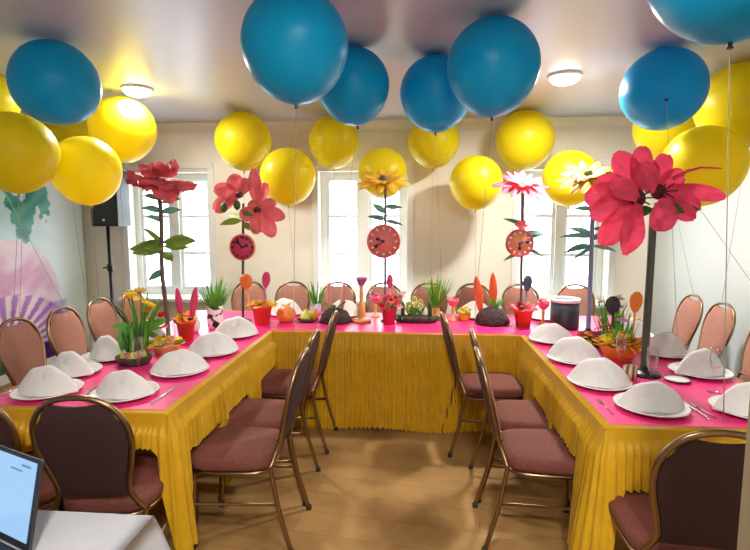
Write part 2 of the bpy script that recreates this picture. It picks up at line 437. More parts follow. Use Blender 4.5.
CH = [(-.875, 2.395, WEST, GI, 'brown padded banquet chair nearest the viewer on the inner side of left table'),
 (-.905, 2.82, WEST, GI, 'brown banquet chair in the middle of three facing the left table'),
 (-.89, 3.45, WEST, GI, 'brown banquet chair at left table closest to the far table skirt'),
 (.65, 2.49, EAST, GI, 'brown padded banquet chair nearest the viewer on the inner side of right table'),
 (.675, 2.93, EAST, GI, 'brown banquet chair in the middle of three facing the right table'),
 (.53, 3.50, EAST+.1, GI, 'brown banquet chair at right table closest to the far table, pulled out'),
 (-2.29, 3.03, EAST, GO, 'chair against the mushroom banner, first of the row behind the left table'),
 (-2.29, 3.47, EAST, GO, 'second chair from the viewer in the row along the left wall'),
 (-2.29, 3.91, EAST, GO, 'chair at the speaker stand foot, third in the row along the left wall'),
 (-2.27, 4.36, EAST, GO, 'chair behind yellow lilies, under the left window'),
 (2.09, 4.50, WEST, GO, 'chair farthest back beside the white right wall'),
 (2.09, 4.07, WEST, GO, 'middle chair beside the right wall with a pale pink backrest'),
 (2.05, 3.46, WEST, GO, 'chair beside the right wall nearest the viewer, cut by the photo edge'),
 (-1.288, 2.018, NORTH+.12, GF, 'dark-backed chair pushed under the left table end behind the white cloth table'),
 (-1.715, 2.03, NORTH, GF, 'dark-backed chair half cut off at the left photo edge behind the laptop'),
 (.99, 1.885, NORTH-.1, GF, 'dark-backed chair at the near end of the right table with maroon seat'),
 (-1.74, 4.80, SOUTH, GB, 'chair behind the far table next to the raspberry clock on its thin dark pole'),
 (-1.27, 4.80, SOUTH, GB, 'chair behind the far table, behind the orange ball with white napkin'),
 (-.79, 4.80, SOUTH, GB, 'chair behind the far table in front of the middle window left sash'),
 (-.31, 4.80, SOUTH, GB, 'chair behind the far table hidden by the salmon clock pole'),
 (.15, 4.80, SOUTH, GB, 'chair behind the far table, behind the tall green grass vase'),
 (.60, 4.80, SOUTH, GB, 'chair behind the far table, behind the two orange rabbit ears'),
 (1.07, 4.80, SOUTH, GB, 'chair behind the far table, behind the slate blue spoon'),
 (1.62, 4.82, SOUTH, GB, 'chair at the right window standing behind the black drum container')]
for i, (x, y, a, g, lb) in enumerate(CH):
    o = proto if i == 0 else copy_tree(proto)
    o.location = (x, y, 0); o.rotation_euler = (0, 0, a); tag(o, lb, 'chair', g)

# ------------------------------------------------------------------ tables and cloths
TZ = .75
LX0, LX1, RX0, RX1, TY0, TY1, TY2 = -2.04, -1.087, .79, 1.74, 2.05, 3.69, 4.52
def table(x0, x1, y0, y1, label):
    t = empty('banquet_table', ((x0+x1)/2, (y0+y1)/2, 0), label, 'table', 'folding tables under the yellow cloth')
    w, d = x1-x0-.03, y1-y0-.03
    MB().box((0, 0, TZ-.03), (w, d, .03)).build('table_top', M['goldwood'], t, False)
    for sx in (-1, 1):
        for sy in (-1, 1):
            X, Y = sx*(w/2-.10), sy*(d/2-(.38 if d > 1 else .08))
            MB().tube([(X, Y, 0), (X, Y, TZ-.045)], .014, 8).build('leg', M['blackm'], t)
table(LX0, LX1, TY0, TY2, 'table under the left arm of yellow cloth')
table(RX0, RX1, TY0, TY2, 'table under the right arm of yellow cloth')
table(LX1, RX0, TY1, TY2, 'far table under the yellow cloth linking both arms')

def skirt(mb, path, lifts, seed, flare=.05):
    """path: corner points, the table lies to the right of travel; lifts: (x0,x1,y0,y1,z) boxes where the cloth rides up over a seat"""
    rn = random.Random(seed); cols = []; step = .007
    P = [Vector((*p, 0)) for p in path]
    for i in range(len(P)-1):
        a, b_ = P[i], P[i+1]; L = (b_-a).length; d = (b_-a)/L; nrm = Vector((-d.y, d.x, 0)); n_ = int(L/step)
        for k in range(n_+1):
            s_ = k/n_*L; p = a+d*s_
            prev = (i > 0 and s_ < .05); nxt = (i < len(P)-2 and L-s_ < .05)
            nn = nrm
            if prev: dd = (P[i]-P[i-1]).normalized(); n0 = Vector((-dd.y, dd.x, 0)); nn = nrm.lerp(n0, .5*(1-s_/.05)).normalized()
            if nxt: dd = (P[i+2]-P[i+1]).normalized(); n0 = Vector((-dd.y, dd.x, 0)); nn = nrm.lerp(n0, .5*(1-(L-s_)/.05)).normalized()
            cd = 9.
            if i > 0: cd = min(cd, s_)
            if i < len(P)-2: cd = min(cd, L-s_)
            cols.append((p, nn, cd))
    ph = 0; rows = [[] for _ in range(15)]; amp = 1.; fr = 1.; off = 0
    for ci, (p, nn, cd) in enumerate(cols):
        if ci % 9 == 0: fr = rn.uniform(.7, 1.5); tgt = rn.uniform(.45, 1.35); to = rn.uniform(-.5, 1.)
        amp += (tgt-amp)*.12; off += (to-off)*.05
        ph += 2*PI*step/.034*fr
        zb = .018+.012*math.sin(ci*.05)
        for (xa, xb, ya, yb_, z) in lifts:
            w = min(sm(xa-.05, xa+.02, p.x), 1-sm(xb-.02, xb+.05, p.x), sm(ya-.05, ya+.02, p.y), 1-sm(yb_-.02, yb_+.05, p.y))
            zb = max(zb, zb+(z-zb)*w)
        wave = math.sin(ph)*amp; cf = math.exp(-(cd/.10)**2)*flare
        for r_ in range(15):
            t_ = r_/14
            z = (TZ+.002)+(zb-TZ-.002)*(t_ if r_ > 3 else t_)
            drop = TZ-z
            g = sm(.055, .085, drop)*(.016+.010*min(1, drop/.6))
            o_ = .007+g*wave*.9+off*.02*max(0, drop-.08)/.6+g+cf*(max(0,drop)/.7)**1.2
            rows[r_].append((p.x+nn.x*o_, p.y+nn.y*o_, z-.004*sm(0, .02, drop)))
    mb.grid(rows)
cloth = MB()
def top(x0, x1, y0, y1): 
    n1, n2 = 2, 2
    cloth.box(((x0+x1)/2, (y0+y1)/2, TZ-.004), (x1-x0+.012, y1-y0+.012, .012))
top(LX0, LX1, TY0, TY2); top(RX0, RX1, TY0, TY2); top(LX1+.006, RX0-.006, TY1, TY2)
LI = [(-1.3, -.9, 2.17, 2.575, .51), (-1.3, -.9, 2.65, 3.04, .51), (-1.3, -.9, 3.24, 3.66, .51), (-1.99, -1.12, 1.9, 2.2, .60), (-3, -1.9, 2.2, 4.6, .08)]
RI = [(.6, .95, 2.27, 2.71, .51), (.6, .95, 2.75, 3.13, .51), (.84, 1.7, 1.9, 2.2, .50), (1.7, 3, 2.2, 4.6, .08)]
skirt(cloth, [(LX1, TY1), (LX1, TY0), (LX0, TY0), (LX0, TY2), (LX1, TY2)], LI, 3)
skirt(cloth, [(RX0, TY2), (RX1, TY2), (RX1, TY0), (RX0, TY0), (RX0, TY1)], RI, 8, .07)
skirt(cloth, [(RX0, TY1), (LX1, TY1)], [], 21)
skirt(cloth, [(LX1, TY2), (RX0, TY2)], [], 22)
tag(cloth.build('tablecloth', M['yellow_cloth']), 'long yellow satin tablecloth with gathered skirt round the joined tables', 'tablecloth')
# pink overlay, one cloth of three arms
mb = MB(); q = .028
outl = [(LX0+q, TY0+q), (LX1-q, TY0+q), (LX1-q, TY1+q), (RX0+q, TY1+q), (RX0+q, TY0+q), (RX1-q, TY0+q), (RX1-q, TY2-q), (LX0+q, TY2-q)]
n = len(outl)
vs = [(x, y, TZ+.0025) for x, y in outl]+[(x, y, TZ+.0045) for x, y in outl]
mb.add(vs, [(8, 9, 10, 15), (10, 11, 14, 15), (11, 12, 13, 14)]+[(i, (i+1) % n, n+(i+1) % n, n+i) for i in range(n)])
tag(mb.build('table_overlay', M['pink_cloth'], None, False), 'hot pink satin overlay lying on top of the yellow tablecloth', 'tablecloth')
TT = TZ+.005

# ------------------------------------------------------------------ place settings
def make_setting():
    p = MB().lathe([(0, 0), (.085, 0), (.10, .004), (.148, .017), (.155, .022), (.153, .025), (.145, .022), (.10, .010), (.085, .008), (0, .008)], 36).build('dinner_plate', M['china'])
    mb = MB(); a = .157; nx, nv = 32, 12; hh = .132
    def prof(x): return (1-abs(x/a)**2.)**.72 if abs(x) < a else 0
    rows = []
    for i in range(nv+1):
        v = 2*i/nv-1; row = []
        for j in range(nx+1):
            x = a*math.sin((2*j/nx-1)*PI/2); pr = prof(x)
            dd = .085*(1-(x/a)**2)**.6*(1.0+.0*v)
            crease = .012*math.exp(-(x/.010)**2)
            z = hh*pr*(1-abs(v)**1.35)+.003
            z = max(.003, z-crease*math.sin(PI*abs(v))*.9+.004*math.sin(x*60+v*3)*pr*(1-abs(v)))
            row.append((x, dd*v*1.0, z))
        rows.append(row)
    mb.grid(rows)
    # folded front cuff and two flaps
    for s_ in (-1, 1):
        rr = []
        for i in range(7):
            v = i/6; row = []
            for j in range(13):
                u = j/12; x = s_*(.006+.135*u); h = .6*hh*(1-u**1.4)
                y = -.088*(1-(x/a)**2)**.6-.006+.07*v*.55; row.append((x, y, .004+h*v*.9))
            rr.append(row)
        mb.grid(rr)
    n_ = mb.build('napkin', M['napkin'])
    return p, n_
pl, nk = make_setting(); used = [0]
def setting(x, y, rz, where, g='place settings'):
    if used[0]: p, k = pl.copy(), nk.copy(); COL.objects.link(p); COL.objects.link(k)
    else: p, k = pl, nk
    used[0] += 1
    j = rnd.uniform(-.08, .08)
    p.location = (x, y, TT); k.location = (x, y, TT+.0085); k.rotation_euler = (0, 0, rz+j); 
    s_ = rnd.uniform(.94, 1.04); k.scale = (s_, s_*rnd.uniform(.92, 1.05), s_*rnd.uniform(.9, 1.08))
    tag(p, 'white china plate '+where, 'plate', 'white plates on the pink overlay')
    tag(k, 'white folded napkin dome on the plate '+where, 'napkin', 'folded white napkins')
SET = [(-1.395, 2.245, 0, 'at near inner corner of left table', 1), (-1.79, 2.245, 0, 'at near outer corner of left table', 1),
 (-1.30, 2.62, .5, 'second along the inner edge of left table', 1), (-1.275, 3.02, .5, 'third along the inner edge of left table', 1),
 (-1.30, 3.50, .4, 'fourth along left inner edge, beside the patched pot', 0), (-1.885, 2.545, -.35, 'behind the near outer napkin of left table', 0),
 (-1.875, 2.865, -.3, 'between green bulbs and second wall chair, left table', 0), (-1.875, 3.36, -.35, 'left of the yellow lilies, left table outer edge', 0),
 (1.065, 2.265, 0, 'at near inner corner of right table', 1), (1.48, 2.255, 0, 'at near outer corner of right table', 1),
 (.955, 2.59, -.35, 'second along the inner edge of right table', 1), (.965, 3.03, -.4, 'third along the inner edge of right table', 1),
 (.96, 3.52, -.4, 'fourth along right inner edge, before the black drum', 0), (1.575, 2.82, .35, 'beside the olive pole on outer right table', 0),
 (1.575, 3.22, .35, 'right table outer edge, left of the wall chairs', 0), (1.575, 3.72, .35, 'right table outer edge nearest the window', 0),
 (-1.15, 4.34, PI, 'behind the orange ball on the far table', 0), (-.62, 4.34, PI, 'behind the rosy rabbit ears on far table', 0),
 (-.02, 4.375, PI, 'behind the yellow hyacinth on far table', 0), (.53, 4.36, PI, 'behind the yellow pot on far table', 0), (1.13, 4.335, PI, 'behind the rose pot on far table', 0)]
for x, y, r_, w, c in SET: setting(x, y, r_, w)
# cutlery
def fork_mb():
    mb = MB()
    mb.tube([(0, -.09, .002), (0, 0, .0035), (0, .045, .004)], [.0035, .0025, .003], 6)
    mb.box((0, .055, .004), (.02, .02, .0018))
    for k in range(4): mb.box((-.0078+k*.0052, .08, .004), (.0026, .034, .0016))
    return mb
def knife_mb():
    mb = MB(); mb.tube([(0, -.10, .003), (0, -.02, .003)], [.005, .0042], 8)
    rows = [[(-.006, -.02, .003), (.006, -.02, .003)], [(-.008, .04, .003), (.006, .04, .003)], [(-.008, .085, .003), (.004, .085, .003)], [(-.004, .105, .003), (-.001, .105, .003)]]
    mb.grid(rows); mb.grid([[(x, y, z+.0015) for x, y, z in r_] for r_ in rows]); return mb
fk = fork_mb().build('fork', M['steel']); kf = knife_mb().build('table_knife', M['steel'])
first = True
def flute_mb(): return MB().lathe([(.032, 0), (.032, .003), (.006, .008), (.0035, .02), (.0035, .085), (.008, .10), (.022, .125), (.027, .16), (.026, .20), (.024, .225), (.0228, .225), (.025, .19), (.026, .16), (.021, .127), (0, .108)], 20)
fl = flute_mb().build('champagne_flute', M['glass'])
for x, y, r_, w, c in SET:
    if not c: continue
    T = Matrix.Rotation(r_, 3, 'Z') if abs(r_) < .3 else Matrix.Rotation(PI/2 if x < 0 else -PI/2, 3, 'Z')
    side_ = [(-.195, 0, fk, 'fork', 'silver fork left of the napkin plate '), (.19, 0, kf, 'knife', 'silver knife right of the napkin plate ')]
    if abs(r_) > .32: side_ = [(-.192, .02, fk, 'fork', 'silver fork beside the napkin plate ')]
    if abs(y-2.6) < .05: side_ = []
    for dx, dy, pr, cat, tx in side_:
        o = pr if first else pr.copy()
        if not first: COL.objects.link(o)
        if pr is kf: first = False
        v = T @ Vector((dx, dy, 0)); o.location = (x+v.x, y+v.y, TT); o.rotation_euler = (0, 0, (0 if abs(r_) < .3 else (PI/2 if x < 0 else -PI/2))+rnd.uniform(-.08, .08))
        tag(o, tx+w, cat, 'silver cutlery')
ff = True
for x, y, w in [(-1.47, 2.50, 'behind the near inner napkin of left table'), (-1.45, 2.83, 'by the bulb tray on left table'), (1.17, 2.50, 'behind the near inner napkin of right table'), (1.48, 2.52, 'behind the near outer napkin of right table'), (1.14, 2.80, 'by the yellow flower bowl on right table')]:
    o = fl if ff else fl.copy()
    if not ff: COL.objects.link(o)
    ff = False; o.location = (x, y, TT); tag(o, 'clear stemmed glass '+w, 'glass', 'clear stemmed glasses')

# ------------------------------------------------------------------ balloons
def balloon_meshes(kind):
    prof = []
    for k in range(25):
        a = PI*k/24; r_ = math.sin(a); z = -math.cos(a)
        if z < 0: z *= 1.06; r_ *= 1-.05*abs(z)
        prof.append((max(.0, r_), z))
    prof[0] = (.02, -1.075)
    return prof
def balloon(kind, c, r, tilt, end, label, bend=0.):
    m, k = ('blue', 'bluek') if kind == 'b' else ('yel', 'yelk')
    t = empty('balloon', c, label, 'balloon', 'big blue balloons' if kind == 'b' else 'big yellow balloons')
    T = Euler(tilt).to_matrix().to_4x4() @ Matrix.Scale(r, 4)
    MB().lathe(balloon_meshes(kind), 40, T).build('balloon_skin', M[m], t)
    MB().lathe([(.018, -1.06), (.03, -1.085), (.022, -1.11), (.04, -1.14), (.03, -1.15), (0, -1.14)], 12, T).build('knot', M[k], t)
    p = T @ Vector((0, 0, -1.13)); e = Vector(end)-Vector(c)
    pts = [p]
    for q_ in (.03, .1, .3, .55, .8, 1.):
        v = p.lerp(e, q_); v.x = e.x+(p.x-e.x)*(1-q_)**(1+2*bend); v.y = e.y+(p.y-e.y)*(1-q_)**(1+2*bend); pts.append(v)
    MB().tube(pts, .0016, 5).build('string', M['string'], t)
r6 = R(60)
BAL = [('b', (-.595, 2.528, 2.452), .262, (0, 0, 0), (-.60, 2.40, .97), 'blue balloon largest on the left of centre, its string reaching the nearest left chair'),
 ('b', (-2.255, 3.084, 2.452), .255, (.2, 1.15, 0), (-2.60, 3.06, .97), 'blue balloon in the upper left corner above the yellow ones'),
 ('b', (-.414, 3.38, 2.478), .24, (.1, -.1, 0), (-.58, 3.44, .97), 'blue balloon partly hidden behind the largest left one'),
 ('b', (.137, 3.585, 2.470), .248, (0, 0, 0), (.20, 3.53, .97), 'blue balloon above the far table with string to the pulled out chair'),
 ('b', (.43, 2.968, 2.458), .258, (0, 0, 0), (.35, 2.93, .97), 'dark teal blue balloon overlapping its blue neighbour, right of centre'),
 ('b', (1.627, 3.56, 2.456), .262, (-1.15, 0, -.35), (1.70, 3.3, .76), 'blue balloon with knot facing the viewer above the big crimson flower'),
 ('b', (.984, 1.727, 2.44), .265, (0, 0, 0), (.97, 1.59, .97), 'blue balloon cut by the top right photo corner'),
 ('y', (-2.62, 4.411, 2.41), .282, (0, .2, 0), (-2.62, 4.36, .97), 'yellow balloon with a bright highlight under the left ceiling lamp'),
 ('y', (-1.788, 5.20, 2.42), .29, (0, 0, 0), (-1.80, 5.12, .97), 'yellow balloon above the salmon lily stand, between left and middle windows'),
 ('y', (-.866, 5.40, 2.43), .27, (0, 0, 0), (-.80, 5.13, .97), 'yellow balloon over the top left of the middle window'),
 ('y', (.188, 5.44, 2.43), .27, (0, 0, 0), (.16, 5.12, .97), 'yellow balloon behind the blue one, right of the middle window'),
 ('y', (1.121, 5.38, 2.42), .295, (0, 0, 0), (1.08, 5.12, .97), 'yellow balloon above the pink dahlia, left of the right lamp'),
 ('y', (2.33, 3.913, 2.423), .292, (0, -.2, 0), (2.40, 4.07, .97), 'yellow balloon beside the right wall, cut by the photo edge'),
 ('y', (2.26, 4.80, 2.423), .292, (0, 0, 0), (2.41, 4.50, .97), 'yellow balloon peeping out below the blue balloon with visible knot'),
 ('y', (-3.195, 3.572, 2.48), .235, (0, .3, 0), (-2.60, 3.48, .97), 'yellow balloon mostly outside the left photo edge beside the blue one'),
 ('y', (-3.574, 5.045, 2.46), .25, (0, .2, 0), (-3.60, 5.2, .5), 'yellow balloon tucked behind the upper left blue balloon by the banner'),
 ('y', (-2.63, 3.168, 2.045), .255, (0, 0, 0), (-2.61, 3.02, .97), 'yellow balloon floating lower at the left edge before the banner'),
 ('y', (-2.49, 3.67, 1.975), .25, (0, -.1, 0), (-2.61, 3.91, .97), 'yellow balloon hanging low in front of the black speaker'),
 ('y', (-1.203, 4.731, 2.014), .262, (0, 0, 0), (-1.25, 5.12, .97), 'yellow balloon lower right of the salmon lily stand'),
 ('y', (-.335, 5.20, 2.085), .25, (0, 0, 0), (-.33, 5.12, .97), 'yellow balloon directly behind the golden daisy of the salmon clock'),
 ('y', (.605, 5.136, 1.978), .262, (0, 0, 0), (.62, 5.12, .97), 'yellow balloon hanging low left of the pink dahlia'),
 ('y', (1.486, 5.028, 2.003), .26, (0, 0, 0), (1.60, 5.12, .97), 'yellow balloon behind the pale yellow daisy at right window'),
 ('y', (1.984, 3.693, 1.978), .265, (0, 0, 0), (2.38, 3.46, .97), 'yellow balloon directly behind the big crimson flower')]
for a in BAL: balloon(*a)

# ------------------------------------------------------------------ giant paper flowers on poles
def leaf(mb, o, az, el, L, W, curl=.6): petal(mb, o, az, el, L, W, curl, .25, nu=6, nv=2, shape=.8, sharp=1., roll=rnd.choice((-1, 1))*rnd.uniform(.6, 1.1))
def pole(t, h, r, m, wob=0., base=.07, lean=(0, 0)):
    pts = [(wob*math.sin(z*9)+lean[0]*z/h, wob*math.cos(z*7)+lean[1]*z/h, z) for z in [h*i/12 for i in range(13)]]
    MB().tube(pts, r, 12).build('pole', M[m], t)
    MB().lathe([(base, 0), (base, .012), (base*.6, .018), (r*1.3, .03), (r, .05)], 20).build('base', M['blackm'], t)
def rotm(tilt, loc): return Matrix.Translation(loc) @ Euler(tilt).to_matrix().to_4x4()
def clock(t, z, r, face, m_rim, dx=0., hands=(2.2, .9)):
    """a round decorative clock fixed to the pole, facing the viewer"""
    T = Matrix.Translation((dx, -.045, z)) @ Euler((PI/2, 0, 0)).to_matrix().to_4x4()
    c = MB().lathe([(0, -.012), (r*.93, -.012), (r*.93, .006), (0, .006)], 32, T).build('clock_face', M[face], t)
    MB().lathe([(r*.90, -.016), (r, -.016), (r, .012), (r*.94, .016), (r*.90, .010), (r*.90, -.016)], 32, T, caps=False).build('clock_rim', M[m_rim], c)
    mk = None
    for k in range(12):
        a = 2*PI*k/12; Tm = T @ Matrix.Rotation(a, 4, 'Z'); MB().box((0, r*.76, .008), (.012 if k % 3 else .018, r*.16, .004), Tm).build('hour_mark', M['white'] if face != 'clock_red' else M['hand'], c)
    for a, l in zip(hands, (.68, .48)):
        Th = T @ Matrix.Rotation(a, 4, 'Z'); MB().box((0, r*l/2-.01, .013), (.011, r*l, .004), Th).box((0, r*l*.8, .0135), (.026, .026, .003), Th @ Matrix.Translation((0, 0, 0))).build('clock_hand', M['hand'], c)
    MB().lathe([(.012, .01), (.012, .02), (0, .022)], 10, T).build('hub', M['hand'], c)
def whorl(mb, T, n, el, L, W, curl, cup, off=0., ripple=.06, jit=.15, r0=.0, **k):
    for i in range(n):
        a = 2*PI*i/n+off+rnd.uniform(-jit, jit)
        petal(mb, (math.cos(a)*r0, math.sin(a)*r0, 0), a, el+rnd.uniform(-jit, jit)*.7, L*rnd.uniform(.88, 1.1), W*rnd.uniform(.9, 1.1), curl*rnd.uniform(.7, 1.3), cup, T, ripple=ripple, **k)

# A - coral rose on a brown branch
t = empty('flower_stand', (-1.677, 3.225, TT), 'tall coral red paper rose on brown branch with olive leaves, left table', 'flower', 'giant paper flowers')
pole(t, 1.13, .014, 'pole_brown', .006, lean=(-.02, 0)); LA = .13
f1 = MB(); T = rotm((.12, .12, 0), (.015, 0, 1.10)); whorl(f1, T, 8, .28, .24, .19, .5, .3, ripple=.12); whorl(f1, T, 6, .0, .20, .17, .5, .35, .4, ripple=.1)
petal(f1, (.02, -.03, 0), -.9, -.15, .22, .17, .7, .3, T, ripple=.1)
fl_ = f1.build('petals', M['coral'], t)
f2 = MB(); T = rotm((.1, -.1, 0), (.0, 0, 1.13)); whorl(f2, T, 6, .75, .15, .15, .3, .5, ripple=.1); whorl(f2, T, 5, 1.15, .11, .11, .2, .6, .5)
f2.build('inner_petals', M['pinkc'], fl_)
lv = MB()
for az, el, L, W, z in [(PI, .05, .24, .12, .55), (PI+.5, -.15, .20, .12, .56), (PI-.3, .6, .18, .10, .58), (-.1, .2, .24, .10, .57), (PI, .25, .18, .11, .53), (.5, .1, .17, .06, .54), (-.6, -.3, .12, .06, .5), (PI+.9, .2, .13, .06, .53)]: leaf(lv, (0, 0, z+LA), az, el, L, W, .3)
lv.build('leaves', M['leaf_olive'], t)
lv = MB()
for k, (az, z) in enumerate([(PI, .98), (PI+.3, .90), (PI-.2, .84), (.1, .96), (.2, .89), (PI+.2, .50)]): leaf(lv, (0, 0, z), az, .7 if k < 5 else 0, .13, .06, .9)
lv.build('small_leaves', M['leaf_teal'], t)

# lily head used by B and F
def lily(parent, m, loc, tilt, s, heart=True, n=6, wide=.62):
    T = rotm(tilt, loc); a = MB()
    whorl(a, T, n, .45, .30*s, .30*s*wide, .9, .3, ripple=.08, r0=.01*s, shape=1.1, sharp=.55, nu=9)
    whorl(a, T, n//2, .95, .22*s, .30*s*wide*.8, .9, .4, .5, ripple=.08)
    h = a.build('lily_head', M[m], parent)
    if heart: 
        b_ = MB(); b_.lathe([(0, -.02*s), (.035*s, 0), (.03*s, .04*s), (.012*s, .06*s), (0, .06*s)], 10, T)
        for k in range(5): b_.tube([T @ Vector((0, 0, .03*s)), T @ Vector((.03*s*math.cos(k*1.26), .03*s*math.sin(k*1.26), .12*s))], .004*s, 5)
        b_.build('flower_heart', M['darkc'], h)
def fpetals(parent, m, items, name='petals', W0=1.):
    """broad rounded petals, each from its base to its tip, turned to the room"""
    f = MB()
    for (bx, bz), (tx, tz), W, y, cu in items:
        d = Vector((tx-bx, 0, tz-bz)); L = d.length; az = 0 if d.x >= 0 else PI; el = math.atan2(d.z, abs(d.x))
        petal(f, (bx, y, bz), az+rnd.uniform(-.25, .25), el, L, W*W0, cu, .28, nu=10, shape=1.3, sharp=.55, ripple=.10, roll=(PI/2 if az == 0 else -PI/2)+rnd.uniform(-.3, .3))
    return f.build(name, M[m], parent)
# B
t = empty('flower_stand', (-1.43, 4.023, TT), 'two salmon pink paper lilies above a small raspberry clock on thin dark pole', 'flower', 'giant paper flowers')
pole(t, .98, .011, 'pole_olive', .0, lean=(.03, 0))
q = lambda cx, cy: (.088+(200+cx/4.58-250)*.0081, 1.007-(150+cy/4.58-200)*.0081)
fpetals(t, 'pinkc', [(q(185, 205), q(50, 265), .14, -.03, .2), (q(185, 205), q(60, 165), .13, .0, .2), (q(185, 205), q(145, 110), .14, .02, .1), (q(185, 210), q(110, 215), .12, -.06, .3), (q(185, 205), q(215, 130), .12, .0, .1)], 'lily_petals')
fpetals(t, 'pinkc', [(q(262, 250), q(258, 85), .13, .01, .1), (q(275, 260), q(300, 150), .12, .03, .1)], 'bud_petals')
fpetals(t, 'pinkc', [(q(270, 275), q(400, 290), .12, -.04, .3), (q(275, 280), q(355, 390), .13, -.05, .2), (q(268, 280), q(262, 385), .12, -.06, .1), (q(265, 275), q(185, 305), .12, -.04, .2), (q(275, 270), q(350, 235), .11, .0, .2), (q(268, 270), q(225, 240), .10, .0, .2)], 'lily_petals')
for hx, hz in (q(187, 205), q(270, 275)): MB().lathe([(0, -.03), (.03, -.02), (.034, 0), (.02, .02), (0, .03)], 12, Matrix.Translation((hx, -.04, hz))).build('flower_heart', M['darkc'], t)
for k, (x, z) in enumerate([(-.11, .95), (.0, .97)]): MB().lathe([(0, -.05), (.025, -.03), (.03, 0), (.02, .025), (0, .035)], 10, Matrix.Translation((x, -.06, z))).build('seed_pod', M['dleaf'], t)
lv = MB()
for az, el, z in [(PI, .1, .84), (PI-.5, .4, .86), (-.2, 0, .80), (-.7, .2, .9), (.3, -.1, .82)]: leaf(lv, (.02, -.02, z), az, el, .19, .06, .5)
lv.build('leaves', M['leaf_olive'], t)
clock(t, 1.379-TT, .108, 'clock_red', 'clock_or', .03, (.7, -1.2))
# C
t = empty('flower_stand', (-.243, 4.117, TT), 'golden yellow paper daisy above a large salmon clock, before the middle window', 'flower', 'giant paper flowers')
pole(t, 1.14, .011, 'pole_grey', 0, .034)
f = MB(); T = rotm((.42, 0, 0), (-.015, 0, 1.17)); whorl(f, T, 14, .12, .21, .085, .5, .3, ripple=.04, r0=.03); whorl(f, T, 12, .45, .15, .08, .4, .3, .2, r0=.02)
h = f.build('petals', M['ochre'], t); MB().lathe([(0, -.03), (.03, -.02), (.04, 0), (.03, .03), (0, .04)], 14, T).build('flower_heart', M['pole_brown'], h)
lv = MB()
for az, el, z in [(PI, .5, .85), (PI-.4, .9, .90), (.1, .1, .84), (PI+.1, -.1, .80), (.2, -.4, .78), (-.3, .3, .95)]: leaf(lv, (0, 0, z), az, el, .15, .06, .6)
lv.build('leaves', M['leaf_teal'], t)
clock(t, 1.428-TT, .138, 'clock_pink', 'pinkc' if 0 else 'clock_pink', -.01, (2.15, 1.2))
# D
t = empty('flower_stand', (.929, 4.383, TT), 'light pink paper dahlia above an orange clock at the right window edge', 'flower', 'giant paper flowers')
pole(t, 1.12, .012, 'pole_brown', .0, .04, lean=(-.02, 0))
T = rotm((.55, .1, 0), (-.03, 0, 1.155)); f = MB(); whorl(f, T, 13, .1, .21, .075, .4, .25, r0=.02, shape=.9); h = f.build('petals', M['lpink'], t)
f = MB(); whorl(f, T, 10, .6, .14, .06, .4, .3, .2, r0=.015); f.build('inner_petals', M['coral'], h)
lv = MB()
for az, el, z in [(PI, .6, .80), (.1, .3, .72), (.0, -.2, .62), (.4, .0, .60), (-.3, .2, .74), (PI, -.2, .58), (.2, .5, .68)]: leaf(lv, (0, 0, z), az, el, .19, .05, .5)
lv.build('leaves', M['leaf_teal'], t)
clock(t, 1.404-TT, .118, 'clock_or', 'lpink', -.04, (-1.4, 3.1))
f = MB(); whorl(f, rotm((1.2, 0, 0), (-.03, -.05, .80)), 6, .3, .06, .04, .4, .3); f.build('small_blossom', M['pinkc'], t)
# E
t = empty('flower_stand', (1.29, 3.761, TT), 'pale yellow paper daisy on a lavender blue pole with teal leaves', 'flower', 'giant paper flowers')
pole(t, 1.12, .017, 'pole_lav', .0, lean=(-.01, 0))
T = rotm((.45, -.22, 0), (-.05, 0, 1.17)); f = MB(); whorl(f, T, 13, .1, .21, .10, .5, .3, r0=.03); whorl(f, T, 10, .5, .14, .08, .5, .3, .2, r0=.02); h = f.build('petals', M['lyel'], t)
MB().lathe([(0, -.03), (.028, -.02), (.035, 0), (.025, .03), (0, .035)], 14, T).build('flower_heart', M['leaf_olive'], h)
lv = MB()
for az, el, L, z in [(PI, .35, .24, .72), (PI+.2, .1, .22, .66), (PI-.3, .6, .18, .74), (.1, .5, .2, .72), (0, .1, .18, .66), (PI+.4, -.1, .2, .64), (PI-.2, .4, .14, .92), (.2, .4, .14, .86), (-.4, .3, .16, .78), (.3, .9, .12, .7)]: leaf(lv, (0, 0, z), az, el, L, .05, .6)
lv.build('leaves', M['leaf_teal'], t)
# F
t = empty('flower_stand', (1.265, 2.79, TT), 'largest crimson pink paper lilies on a thick olive metal pole, right table', 'flower', 'giant paper flowers')
pole(t, .88, .020, 'pole_olive', .0, .085)
q = lambda cx, cy: (.01+(cx-393)*.00176, .80-(cy-310)*.00176)
fpetals(t, 'magenta', [(q(345, 200), q(290, 72), .13, .03, .15), (q(350, 195), q(345, 62), .12, .04, -.1), (q(372, 205), q(352, 110), .11, -.01, .1), (q(335, 215), q(190, 205), .16, .0, .15), (q(335, 210), q(228, 155), .14, .04, .2), (q(335, 225), q(200, 262), .15, -.02, .1), (q(325, 225), q(250, 160), .11, -.06, .3), (q(325, 235), q(235, 360), .14, .01, .0), (q(330, 235), q(290, 388), .15, -.04, .1)], 'lily_petals')
fpetals(t, 'magenta', [(q(385, 195), q(390, 100), .10, .07, -.1), (q(395, 190), q(425, 82), .12, .06, .1), (q(400, 190), q(488, 140), .13, .04, .2), (q(430, 185), q(585, 208), .085, .02, .12), (q(405, 215), q(510, 240), .11, -.03, .3), (q(405, 225), q(490, 275), .09, -.05, .2), (q(395, 222), q(388, 318), .145, -.08, .0)], 'lily_petals')
